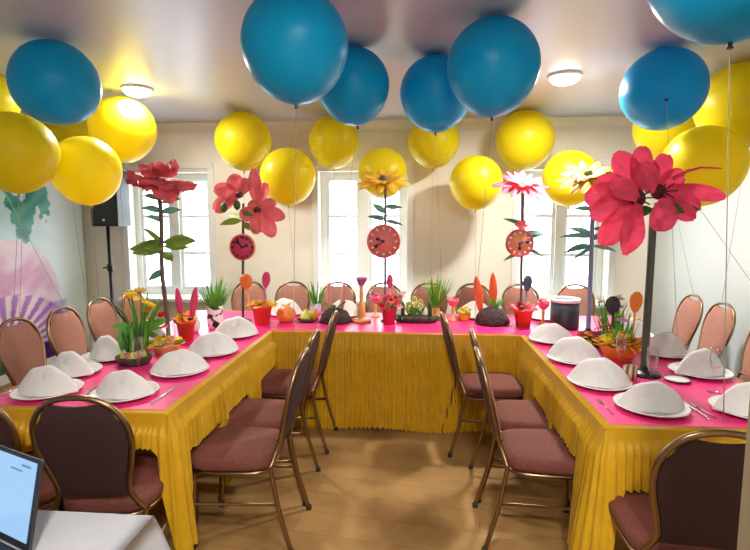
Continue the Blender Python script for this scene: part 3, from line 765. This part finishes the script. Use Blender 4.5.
for hx, hz, sz in ((*q(335, 220), .052), (*q(400, 200), .042)):
    MB().lathe([(0, -sz), (sz*.8, -sz*.5), (sz, 0), (sz*.7, sz*.6), (0, sz)], 14, Matrix.Translation((hx, .005, hz)) @ Matrix.Rotation(PI/2, 4, 'X')).build('flower_heart', M['darkc'], t)
    f = MB()
    for k in range(6): f.tube([(hx, -.03, hz), (hx+.04*math.cos(k*1.05), -.11, hz+.04*math.sin(k*1.05))], .004, 5)
    f.build('stamens', M['darkc'], t)
f = MB(); f.tube([(.08, -.02, 1.06), (.15, -.02, 1.10), (.21, -.03, 1.115), (.31, -.03, 1.11)], [.012, .008, .006, .004], 6); f.build('tendril', M['magenta'], t)
lv = MB(); leaf(lv, (0, 0, .93), -.3, .2, .22, .09); leaf(lv, (0, 0, .92), -.9, .1, .16, .08); leaf(lv, (0, 0, .9), 2.8, .1, .18, .08); lv.build('leaves', M['dleaf'], t)

# ------------------------------------------------------------------ small table decorations
POT = [(0, 0), (.045, 0), (.060, .10), (.066, .10), (.067, .12), (.058, .12), (.055, .10), (0, .095)]
def pot(t, m, s=1., name='pot'): return MB().lathe([(r_*s, z*s) for r_, z in POT], 24).build(name, M[m], t)
def spoon(t, m, x, y, z0, h, w=.03, tilt=0., name='wooden_spoon'):
    T = Matrix.Translation((x, y, z0)) @ Matrix.Rotation(tilt, 4, 'Y')
    mb = MB(); mb.tube([(0, 0, 0), (0, 0, h*.62)], [.0055, .0065], 8, T)
    mb.lathe([(0, h*.55), (w*.45, h*.60), (w*.85, h*.70), (w, h*.80), (w*.85, h*.92), (w*.4, h*.99), (0, h)], 20, T, 1., .28)
    o = mb.build(name, M[m], t); o['label'] = m.replace('spoon', '')+' painted spoon'; o['label'] = {'spoonor': 'orange', 'spoongrey': 'slate blue', 'spoonpink': 'pink', 'spoonblk': 'black'}[m]+' painted spoon stuck in the flowers'
    return o
def ear(t, m, x, y, z0, h, w, tilt):
    T = Matrix.Translation((x, y, z0)) @ Matrix.Rotation(tilt, 4, 'Y')
    mb = MB(); mb.lathe([(w*.35, 0), (w*.7, h*.2), (w, h*.45), (w*.9, h*.68), (w*.5, h*.9), (w*.15, h*.985), (0, h)], 20, T, 1., .22)
    e = mb.build('rabbit_ear', M[m], t)
    T2 = Matrix.Translation((0, -.003, 0)) @ T; MB().lathe([(w*.1, h*.12), (w*.45, h*.3), (w*.6, h*.5), (w*.45, h*.7), (0, h*.88)], 16, T2, 1., .30).build('inner_ear', M[m], e)
def blooms(t, mats, n, R0, z, dz=.03, s=1., sy=1.):
    for k in range(n):
        a = k*2.4; rr = R0*math.sqrt((k+.5)/n); blossom(t, (rr*math.cos(a), rr*math.sin(a)*sy, z+dz*(1-(rr/R0)**2)+rnd.uniform(-.006, .006)), mats[k % len(mats)], 0, s*rnd.uniform(.85, 1.15))
def grass(t, n, R0, h, z0, m='leaf', w=.008, spread=.35, name='grass_blades'):
    mb = MB()
    for k in range(n):
        a = rnd.random()*2*PI; rr = R0*math.sqrt(rnd.random()); petal(mb, (rr*math.cos(a), rr*math.sin(a), z0), a, PI/2-spread*rnd.random(), h*rnd.uniform(.65, 1.05), w, rnd.uniform(.0, .5), .3, nu=5, nv=2, shape=.5)
    return mb.build(name, M[m], t)
def foliage(t, n, R0, z, L, m='dleaf', name='leaves'):
    mb = MB()
    for k in range(n):
        a = 2*PI*k/n+rnd.uniform(-.3, .3); leaf(mb, (R0*.4*math.cos(a), R0*.4*math.sin(a), z), a, rnd.uniform(0, 1.), L*rnd.uniform(.7, 1.1), L*.4)
    return mb.build(name, M[m], t)
def thing(name, x, y, label, cat, g=None): return empty(name, (x, y, TT), label, cat, g)

# left table
t = thing('bulb_tray', -1.645, 2.755, 'tray of green sprouting bulbs with pink tips behind the near napkin, left table', 'plant'); t.scale = (0.9, 0.9, 1.0)
MB().lathe([(0, 0), (.09, 0), (.115, .03), (.118, .05), (.108, .05), (.10, .03), (0, .025)], 24, None, 1., .75).build('tray', M['bark'], t)
for k in range(9):
    a = k*.7; x, y = .07*math.cos(a)*(1 if k % 2 else .45), .045*math.sin(a)
    b_ = MB().lathe([(0, 0), (.018, .006), (.02, .02), (.010, .04), (.006, .05)], 10, Matrix.Translation((x, y, .03))).build('bulb', M['pinkfl'] if k % 3 == 0 else M['limegl'], t)
    s_ = MB(); 
    for q_ in range(4): petal(s_, (x, y, .07), q_*1.57+k, PI/2-.18, rnd.uniform(.13, .20), .026, .15, .5, nu=5, nv=2, shape=.6)
    s_.build('shoot', M['leaf'] if k % 2 else M['dleaf'], b_)
t = thing('lily_bouquet', -1.80, 3.11, 'yellow green lilies with long leaves in bark pot beside the coral rose pole', 'plant'); t.scale = (1.05, 1.05, 1.12)
pot(t, 'bark', .8); foliage(t, 10, .05, .10, .14, 'leaf')
mb = MB()
for k in range(7): a = k*.9; mb.tube([(0, 0, .08), (.03*math.cos(a), .03*math.sin(a), .18), (.06*math.cos(a), .06*math.sin(a), .22+.02*k)], .004, 5)
mb.build('stems', M['leaf'], t)
for k in range(7): a = k*.9; blossom(t, (.06*math.cos(a), .06*math.sin(a), .22+.02*k), 'yelfl' if k % 2 else 'lyel', 1, 1.5)
grass(t, 16, .05, .26, .08, 'leaf', .02, .5, 'long_leaves')
blossom(t, (.13, .03, .2), 'redfl', 0, 1.6)
t = thing('flower_basket', -1.58, 3.02, 'low basket of orange and yellow blossoms round the brown branch foot', 'flowers')
MB().lathe([(0, 0), (.07, 0), (.085, .05), (.088, .055), (.08, .055), (0, .045)], 24).build('basket', M['goldwood'], t); blooms(t, ['yelfl', 'orfl', 'yelfl', 'lyel'], 22, .10, .06, .04, 1.1); blossom(t, (-.03, .05, .16), 'redfl', 0, 1.6)
foliage(t, 8, .08, .05, .09, 'leaf')
t = thing('rabbit_ear_pot', -1.61, 3.36, 'red pot of orange flowers with two upright pink rabbit ears, left table', 'decoration', 'rabbit ear flower pots'); t.scale = (1., 1., 1.17)
pot(t, 'redpot', 1.05); blooms(t, ['orfl', 'yelfl', 'redfl'], 20, .085, .12, .035, 1.1); ear(t, 'earpink', -.03, 0, .13, .19, .028, -.12); ear(t, 'earpink', .045, 0, .13, .20, .028, .2)
foliage(t, 6, .05, .11, .06)
t = thing('grass_pot', -1.56, 3.76, 'white pot with black patches and bushy green grass near the left table corner', 'plant'); t.scale = (1.08, 1.08, 1.12)
cow = mat('cow_patch_ceramic', (.85, .83, .82), .3); nt = cow.node_tree; vo = nt.nodes.new('ShaderNodeTexNoise'); vo.inputs['Scale'].default_value = 22
tcc = nt.nodes.new('ShaderNodeTexCoord'); rp = nt.nodes.new('ShaderNodeValToRGB'); rp.color_ramp.interpolation = 'CONSTANT'; rp.color_ramp.elements[0].color = (.84, .82, .82, 1); rp.color_ramp.elements[1].position = .56; rp.color_ramp.elements[1].color = (.02, .02, .02, 1)
nt.links.new(tcc.outputs['Object'], vo.inputs['Vector']); nt.links.new(vo.outputs['Fac'], rp.inputs[0]); nt.links.new(rp.outputs[0], nt.nodes['Principled BSDF'].inputs['Base Color'])
MB().lathe([(0, 0), (.05, 0), (.058, .06), (.055, .13), (.06, .16), (.055, .16), (.05, .14), (0, .14)], 24).build('pot', cow, t)
grass(t, 130, .055, .22, .14, 'leaf', .009, .75)
t = thing('ceramic_hen', -1.66, 3.60, 'small white hen figure with red comb beside the patched grass pot', 'figurine')
MB().lathe([(0, 0), (.03, 0), (.045, .03), (.045, .07), (.028, .11), (.022, .14), (.02, .16), (0, .178)], 18).build('body', M['china'], t)
f = MB()
for k in range(3): f.lathe([(0, -.008), (.008, 0), (0, .012)], 8, Matrix.Translation((0, -.012+.012*k, .18)))
f.build('comb', M['redfl'], t); MB().lathe([(.007, 0), (0, .018)], 8, Matrix.Translation((0, -.02, .152)) @ Matrix.Rotation(PI/2, 4, 'X')).build('beak', M['orfl'], t)

# far table, left to right
t = thing('flower_pot', -1.235, 3.93, 'orange red pot with orange flowers, pink spoon and orange spoon at far table left end', 'decoration', 'flower pots with painted spoons'); t.scale = (1.12, 1.12, 1.17)
pot(t, 'redpot', 1.15); blooms(t, ['orfl', 'ochre', 'yelfl'], 18, .10, .13, .03, 1.2); spoon(t, 'spoonpink', .01, 0, .1, .27, .032, .12); spoon(t, 'spoonor', -.10, .03, .1, .25, .05, -.12)
foliage(t, 6, .05, .12, .06)
t = thing('orange_ball', -1.07, 4.06, 'glossy orange round vase beside the red pot with pink spoon', 'vase')
MB().lathe([(0, 0), (.05, .0), (.078, .03), (.085, .065), (.07, .105), (.035, .128), (.03, .135), (.024, .13), (0, .12)], 28).build('body', M['orange'], t)
f = MB(); petal(f, (0, 0, .12), 1., .9, .06, .04, .6); petal(f, (0, 0, .12), 3., .9, .05, .03, .6); f.build('leaves', M['leaf'], t)
t = thing('cake_stand', -.89, 4.08, 'dark dish holding lime green and yellow iced cakes on the far table', 'cake')
MB().lathe([(0, 0), (.05, 0), (.085, .012), (.09, .018), (.08, .018), (0, .01)], 24).build('dish', M['bark'], t)
MB().lathe([(0, 0), (.055, 0), (.058, .02), (.045, .028), (.04, .05), (.025, .058), (.02, .075), (0, .085)], 20, Matrix.Translation((-.015, 0, .018))).build('tiered_cake', M['limegl'], t)
MB().lathe([(0, 0), (.022, 0), (.03, .05), (.02, .075), (0, .085)], 14, Matrix.Translation((.058, -.01, .018))).build('small_cake', M['ochre'], t)
t = thing('grass_glass', -.88, 4.40, 'spiky pale green grass in a lilac glass before the middle window', 'plant')
MB().lathe([(0, 0), (.04, 0), (.045, .1), (.043, .1), (.038, .01), (0, .01)], 20).build('glass', mat('lilac_glass', (.6, .5, .7), .2), t); grass(t, 70, .04, .26, .05, 'leaf', .008, .3)
t = thing('moss_nest', -.655, 4.07, 'dark moss mound with rosy beige rabbit ears left of the candlestick', 'decoration', 'dark moss mounds with rabbit ears')
def mound(t, r_, h, m='soil'):
    mb = MB(); rows = []
    for i in range(9):
        a = PI/2*i/8; rows.append([((r_*math.cos(a)*(1+.08*rnd.uniform(-1, 1)))*math.cos(2*PI*k/24), (r_*math.cos(a)*(1+.08*rnd.uniform(-1, 1)))*math.sin(2*PI*k/24), h*math.sin(a)) for k in range(24)])
    mb.grid(rows, wrap=True); mb.f.append(tuple(reversed(range(24)))); mb.build('moss_mound', M[m], t)
t.scale = (1.06, 1.06, 1.15); mound(t, .125, .105); ear(t, 'earbeige', -.04, 0, .09, .19, .025, -.08); ear(t, 'earbeige', .05, .02, .09, .20, .025, .1); foliage(t, 7, .03, .10, .10, 'leaf_olive')
t = thing('candlestick', -.44, 4.10, 'tall golden orange candlestick with mauve cup on a gold saucer', 'candlestick'); t.scale = (1., 1., 1.17)
MB().lathe([(0, 0), (.075, 0), (.085, .012), (.08, .016), (.03, .018), (.028, .03), (.034, .06), (.03, .12), (.016, .15), (.018, .17), (.014, .24), (.02, .26)], 22).build('stem', M['goldwood'], t)
MB().lathe([(.01, .255), (.022, .265), (.045, .30), (.048, .315), (.038, .312), (0, .285)], 22).build('cup', M['mauvefl'], t)
t = thing('goblet', -.34, 4.32, 'pink goblet on golden stem topped with mauve petals, left of the clock pole', 'goblet', 'pink goblets on golden stems')
def goblet(t):
    MB().lathe([(0, 0), (.04, 0), (.042, .006), (.012, .02), (.010, .07), (.014, .10), (.010, .12)], 18).build('stem', M['goldwood'], t)
    MB().lathe([(.008, .115), (.030, .13), (.048, .16), (.050, .185), (.046, .185), (.042, .165), (0, .14)], 20).build('cup', M['pinkglass'], t)
goblet(t); blooms(t, ['mauvefl', 'lpink'], 8, .045, .19, .02)
t = thing('flower_pot', -.205, 4.01, 'crimson pot of pink roses with a purple pink spoon at the salmon clock pole foot', 'decoration', 'flower pots with painted spoons'); t.scale = (1., 1., 1.17)
pot(t, 'rosepot', 1.0); blooms(t, ['pinkfl', 'coral', 'redfl'], 22, .09, .13, .08, 1.15); spoon(t, 'spoonpink', .0, .02, .1, .25, .028, .03); foliage(t, 8, .05, .13, .08, 'leaf_olive')
for k in range(5): blossom(t, (.07+.012*k, .02, .17+.012*k), 'earbeige', 0, 1.2)
t = thing('hyacinth_log', .02, 4.13, 'dark bark trough with yellow green hyacinth and moss candles', 'plant')
MB().lathe([(0, 0), (.15, 0), (.17, .02), (.16, .045), (.12, .05), (0, .05)], 20, None, 1.1, .5).build('trough', M['bark'], t)
for x, y, h_ in [(-.02, 0, .22), (-.06, .02, .17), (.03, .02, .19)]:
    f = MB(); f.tube([(x, y, .04), (x, y, h_-.09)], .006, 6)
    for q_ in range(4): petal(f, (x, y, .045), q_*1.6+x*20, 1.2, .13, .022, .3, .5, nu=4, nv=2)
    st = f.build('hyacinth_stem', M['leaf'], t)
    f = MB()
    for k in range(26):
        a = k*2.4; zz = h_-.10+.095*k/26; rr = .030*math.sin(PI*(.2+.75*k/26)); f.lathe([(0, -.010), (.011, 0), (0, .010)], 6, Matrix.Translation((x+rr*math.cos(a), y+rr*math.sin(a), zz)))
    f.build('hyacinth_head', M['hyac'], st)
for x, h_ in [(-.115, .13), (.11, .135)]: MB().lathe([(0, 0), (.016, 0), (.017, h_*.8), (.008, h_), (0, h_)], 12, Matrix.Translation((x, -.02, .04))).build('candle', M['dleaf'], t)
f = MB()
for k in range(14): a = k*.45; leaf(f, (.15*math.cos(a), .06*math.sin(a), .04), a, .3, .06, .025)
f.build('moss', M['dleaf'], t)
t = thing('grass_vase', .185, 4.27, 'tall fresh green grass with yellow tips in a small vase on dish, far table', 'plant'); t.scale = (1.0, 1.0, 1.08)
MB().lathe([(0, 0), (.06, 0), (.07, .012), (.03, .016), (.038, .05), (.030, .09), (.036, .11), (.03, .11), (0, .09)], 22).build('vase', M['goldwood'], t); grass(t, 60, .035, .27, .09, 'leaf', .014, .55)
grass(t, 9, .02, .30, .09, 'hyac', .018, .35, 'flower_spikes')
t = thing('goblet', .325, 4.20, 'pink goblet on golden stem right of the tall grass vase', 'goblet', 'pink goblets on golden stems'); goblet(t); blooms(t, ['lpink', 'pinkfl'], 6, .04, .185, .015)
t = thing('yellow_cup', .425, 4.21, 'small yellow cup of green sprigs left of the orange rabbit ears', 'cup')
MB().lathe([(0, 0), (.035, 0), (.05, .03), (.05, .07), (.055, .075), (.045, .075), (0, .06)], 20).build('cup', M['ochre'], t); blooms(t, ['lyel', 'limegl'], 10, .045, .08, .03); foliage(t, 8, .03, .08, .06, 'leaf')
t = thing('moss_nest', .635, 4.10, 'dark moss mound with two bright orange rabbit ears on the far table', 'decoration', 'dark moss mounds with rabbit ears'); t.scale = (1.06, 1.06, 1.14)
mound(t, .13, .125); ear(t, 'earor', -.085, 0, .08, .27, .036, -.16); ear(t, 'earor', .015, .02, .10, .27, .032, -.05)
f = MB()
for k in range(6): leaf(f, (.03, 0, .11), k, 1.2, .10, .03, .6)
f.build('leaves', M['leaf'], t)
t = thing('flower_pot', .865, 4.0, 'red pot of pink roses with slate blue spoon near the right table corner', 'decoration', 'flower pots with painted spoons'); t.scale = (1.1, 1.1, 1.12)
pot(t, 'redpot', 1.1); blooms(t, ['pinkfl', 'lpink', 'coral'], 20, .095, .125, .035, 1.25); spoon(t, 'spoongrey', .01, 0, .1, .27, .034, .06); foliage(t, 5, .05, .12, .06)
t = thing('goblet', 1.05, 4.12, 'pink goblet on golden stem between rose pot and black drum', 'goblet', 'pink goblets on golden stems'); goblet(t); blooms(t, ['pinkfl', 'lpink'], 8, .045, .185, .015)
t = thing('drum_container', 1.185, 4.0, 'black cylindrical container with a white rim on the right table corner', 'container'); t.scale = (1.0, 1.0, 1.1)
MB().lathe([(0, 0), (.104, 0), (.108, .01), (.108, .19), (.104, .19), (.100, .02), (0, .02)], 36).build('drum', M['black'], t); MB().lathe([(.100, .188), (.112, .188), (.114, .212), (.104, .214), (.100, .205), (.100, .188)], 36, caps=False).build('rim', M['white'], t)
# right table
t = thing('herb_planter', 1.36, 3.56, 'long planter of white daffodils and red primroses behind the black spoon bowl', 'plant')
MB().lathe([(0, 0), (.09, 0), (.105, .05), (.1, .055), (0, .045)], 24, None, 1.1, .8).build('planter', M['bark'], t); grass(t, 40, .07, .26, .05, 'leaf', .012, .3, 'long_leaves')
for k in range(7): blossom(t, (.07*math.cos(k*1.1), .05*math.sin(k*1.1), .24+.012*k), 'whitefl', 1, 1.2)
blooms(t, ['redfl', 'pinkfl', 'redfl'], 12, .10, .07, .04, 1.3, .8)
t = thing('primrose_dish', 1.17, 3.42, 'low dish of red and pink blossoms at the lavender pole foot', 'flowers')
MB().lathe([(0, 0), (.08, 0), (.1, .03), (.09, .03), (0, .02)], 24).build('dish', M['bark'], t); blooms(t, ['redfl', 'pinkfl', 'orfl', 'yelfl'], 18, .09, .04, .05, 1.1); foliage(t, 10, .08, .04, .07)
t = thing('flower_bowl', 1.245, 3.08, 'orange bowl heaped with yellow blossoms holding a black and an orange spoon, right table', 'decoration')
MB().lathe([(0, 0), (.07, 0), (.10, .05), (.118, .085), (.12, .095), (.108, .09), (0, .075)], 28).build('bowl', M['orangepot'], t); blooms(t, ['yelfl', 'yelfl', 'yelfl', 'lyel', 'orfl'], 60, .14, .09, .075, 1.25)
spoon(t, 'spoonblk', -.045, .0, .12, .27, .046, -.03); spoon(t, 'spoonor', .07, .0, .12, .30, .040, .05); grass(t, 16, .08, .21, .1, 'leaf', .018, .4, 'long_leaves')
for x, y, z, m_ in [(.02, .02, .24, 'mauvefl'), (-.06, .05, .2, 'redfl'), (.12, .03, .24, 'yelfl'), (-.02, -.09, .13, 'redfl'), (.06, -.08, .14, 'redfl')]: blossom(t, (x, y, z), m_, 0, 1.7)
t = thing('striped_tumbler', 1.155, 2.70, 'small striped amber tumbler beside the olive pole foot', 'glass')
st = mat('striped_amber', (.35, .2, .1), .25); nt = st.node_tree; wv = nt.nodes.new('ShaderNodeTexWave'); wv.inputs['Scale'].default_value = 12; tcc = nt.nodes.new('ShaderNodeTexCoord'); rp = nt.nodes.new('ShaderNodeValToRGB')
rp.color_ramp.elements[0].color = (.10, .05, .03, 1); rp.color_ramp.elements[1].color = (.75, .62, .4, 1); nt.links.new(tcc.outputs['Object'], wv.inputs[0]); nt.links.new(wv.outputs['Fac'], rp.inputs[0]); nt.links.new(rp.outputs[0], nt.nodes['Principled BSDF'].inputs['Base Color'])
MB().lathe([(0, 0), (.032, 0), (.036, .07), (.033, .07), (.03, .01), (0, .01)], 20).build('tumbler', st, t)
t = thing('saucer', 1.385, 2.68, 'small pale saucer with dark rim right of the olive pole foot', 'saucer')
MB().lathe([(0, 0), (.04, 0), (.062, .010), (.06, .012), (.04, .006), (0, .006)], 24).build('dish', M['china'], t)
MB().lathe([(.060, .009), (.064, .009), (.064, .013), (.060, .013), (.060, .009)], 24, caps=False).build('rim', M['bark'], t)

# ------------------------------------------------------------------ loudspeaker on its stand
t = empty('speaker_stand', (-3.46, 5.42, 0), 'black tripod stand under the loudspeaker in the left back corner', 'stand')
MB().tube([(0, 0, .12), (0, 0, 1.528)], .019, 12).build('pole', M['blackm'], t)
MB().lathe([(.03, 0), (.034, .02), (.034, .06), (.03, .08)], 14, Matrix.Translation((0, 0, 1.02))).build('collar', M['blackm'], t)
MB().tube([(0, 0, 1.06), (-.07, -.02, 1.06)], .009, 8).build('knob', M['blackm'], t)
for k in range(3):
    a = k*2.094+.5; MB().tube([(0, 0, .62), (.22*math.cos(a), .22*math.sin(a), .28), (.36*math.cos(a), .30*math.sin(a), .012)], .011, 8).build('leg', M['blackm'], t)
t = empty('loudspeaker', (-3.40, 5.42, 1.53), 'black loudspeaker cabinet on tripod stand beside the left window', 'speaker')
mb = MB(); mb.add([(-.13, .15, 0), (.13, .15, 0), (.155, -.15, 0), (-.155, -.15, 0), (-.13, .15, .62), (.13, .15, .62), (.155, -.15, .62), (-.155, -.15, .62)], [(0, 1, 2, 3), (7, 6, 5, 4), (0, 4, 5, 1), (1, 5, 6, 2), (2, 6, 7, 3), (3, 7, 4, 0)]); mb.build('cabinet', M['black'], t, False, bevel=.012)
MB().box((0, -.155, .31), (.27, .012, .56)).build('grille', M['grille'], t, False, bevel=.004)
MB().lathe([(0, 0), (.014, 0), (.014, .004), (0, .004)], 14, Matrix.Translation((.0, -.162, .07)) @ Matrix.Rotation(PI/2, 4, 'X')).build('badge', M['white'], t)
mb = MB(); mb.tube(catmull([(-3.44, 5.36, .72), (-3.36, 5.3, .64), (-3.25, 5.28, .55), (-3.2, 5.3, .3), (-3.22, 5.35, .012), (-3.6, 5.5, .012)], 6), .008, 6)
tag(mb.build('speaker_cable', M['blackm']), 'black cable curling down from the speaker stand', 'cable')

# ------------------------------------------------------------------ near left: laptop on a white covered table
t = empty('side_table', (-1.16, .98, 0), 'small table under the white cloth in the near left corner', 'table')
MB().box((0, 0, TZ-.03), (.80, .62, .03)).build('table_top', M['goldwood'], t, False)
for sx in (-1, 1):
    for sy in (-1, 1): MB().tube([(sx*.36, sy*.27, 0), (sx*.36, sy*.27, TZ-.045)], .015, 8).build('leg', M['blackm'], t)
mb = MB(); cx, cy, hx, hy = -1.16, .98, .415, .325
N = 140; rows = [[] for _ in range(10)]
for k in range(N):
    u = k/N*4; e = int(u); f_ = u-e
    c0 = [(-1, -1), (1, -1), (1, 1), (-1, 1)]; p0, p1 = c0[e], c0[(e+1) % 4]
    x = p0[0]+(p1[0]-p0[0])*f_; y = p0[1]+(p1[1]-p0[1])*f_; cd = min(f_, 1-f_)
    nx_, ny_ = x*abs(x)**3, y*abs(y)**3; l = math.hypot(nx_, ny_); nx_ /= l; ny_ /= l
    for r_ in range(10):
        d_ = .5*r_/9; off = .004+d_*(.05+.22*math.exp(-(cd/.07)**2))+.012*math.sin(k*.55)*min(1, d_*4)
        rows[r_].append((cx+x*hx+nx_*off*(r_ > 0), cy+y*hy+ny_*off*(r_ > 0), TZ+.001-d_))
mb.grid(rows, wrap=True); mb.f.append(tuple(range(N)))
tag(mb.build('white_tablecloth', M['white_cloth'], None, True), 'plain white cloth over the small near left table', 'tablecloth')
# laptop: the lid's right edge and top edge run through the measured points
t = empty('laptop', (-.960, 1.095, TZ+.002), 'open laptop with a light blue screen at the lower left photo edge', 'laptop', None, R(-22))
MB().box((-.165, -.115, .009), (.33, .23, .016)).build('base', M['black'], t, False, bevel=.004)
kb = MB()
for i in range(5):
    for j in range(13): kb.box((-.31+.024*j, -.04-.024*i, .0185), (.019, .018, .003))
kb.build('keyboard', M['grille'], t, False); MB().box((-.165, -.19, .0178), (.09, .05, .001)).build('touchpad', M['rubber'], t, False)
TL = Matrix.Translation((0, 0, .018)) @ Matrix.Rotation(R(-12), 4, 'X')
lid = MB().box((-.165, .004, .115), (.34, .009, .226), TL).build('lid', M['black'], t, False, bevel=.003)
sm_ = bpy.data.materials.new('screen_glow'); sm_.use_nodes = True; nt = sm_.node_tree; b = nt.nodes['Principled BSDF']; b.inputs['Base Color'].default_value = (.02, .02, .02, 1); b.inputs['Roughness'].default_value = .2
b.inputs['Emission Color'].default_value = (.33, .56, .86, 1); b.inputs['Emission Strength'].default_value = .75
MB().box((-.165, -.0015, .120), (.312, .002, .196), TL).build('screen', sm_, lid, False)
tb = bpy.data.materials.new('screen_text'); tb.use_nodes = True; b = tb.node_tree.nodes['Principled BSDF']; b.inputs['Base Color'].default_value = (.02, .02, .02, 1); b.inputs['Emission Color'].default_value = (.10, .25, .5, 1); b.inputs['Emission Strength'].default_value = .7
ui = MB(); ui.box((-.26, -.003, .205), (.06, .001, .006), TL); ui.box((-.05, -.003, .203), (.04, .001, .005), TL); ui.box((-.09, -.003, .188), (.05, .001, .004), TL); ui.box((-.22, -.003, .19), (.10, .001, .004), TL)
for k in range(4): ui.box((-.24, -.003, .17-.02*k), (.08, .001, .003), TL)
ui.build('screen_lines', tb, lid, False)

# ------------------------------------------------------------------ daylight, camera, view
w = bpy.data.worlds.new('World'); sc.world = w; w.use_nodes = True
bg = w.node_tree.nodes['Background']; bg.inputs[0].default_value = (.90, .97, 1., 1); bg.inputs[1].default_value = 6.5
for a, c in WX:
    l = bpy.data.lights.new('window_portal', 'AREA'); l.shape = 'RECTANGLE'; l.size = c-a; l.size_y = WZ1-WZ0; l.cycles.is_portal = True
    o = bpy.data.objects.new('window_portal', l); COL.objects.link(o); o.location = ((a+c)/2, YB+.31, (WZ0+WZ1)/2); o.rotation_euler = (-PI/2, 0, 0)
cam = bpy.data.cameras.new('camera'); cam.sensor_width = 36; cam.lens = 500/750*36; cam.clip_start = .05
co = bpy.data.objects.new('camera', cam); COL.objects.link(co); co.location = (0, 0, 1.6); co.rotation_euler = (PI/2-R(6.2773), 0, R(4.5466)); sc.camera = co
sc.view_settings.view_transform = 'Standard'; sc.view_settings.look = 'None'; sc.view_settings.gamma = 1; sc.view_settings.use_curve_mapping = False
sc.view_settings.exposure = .5
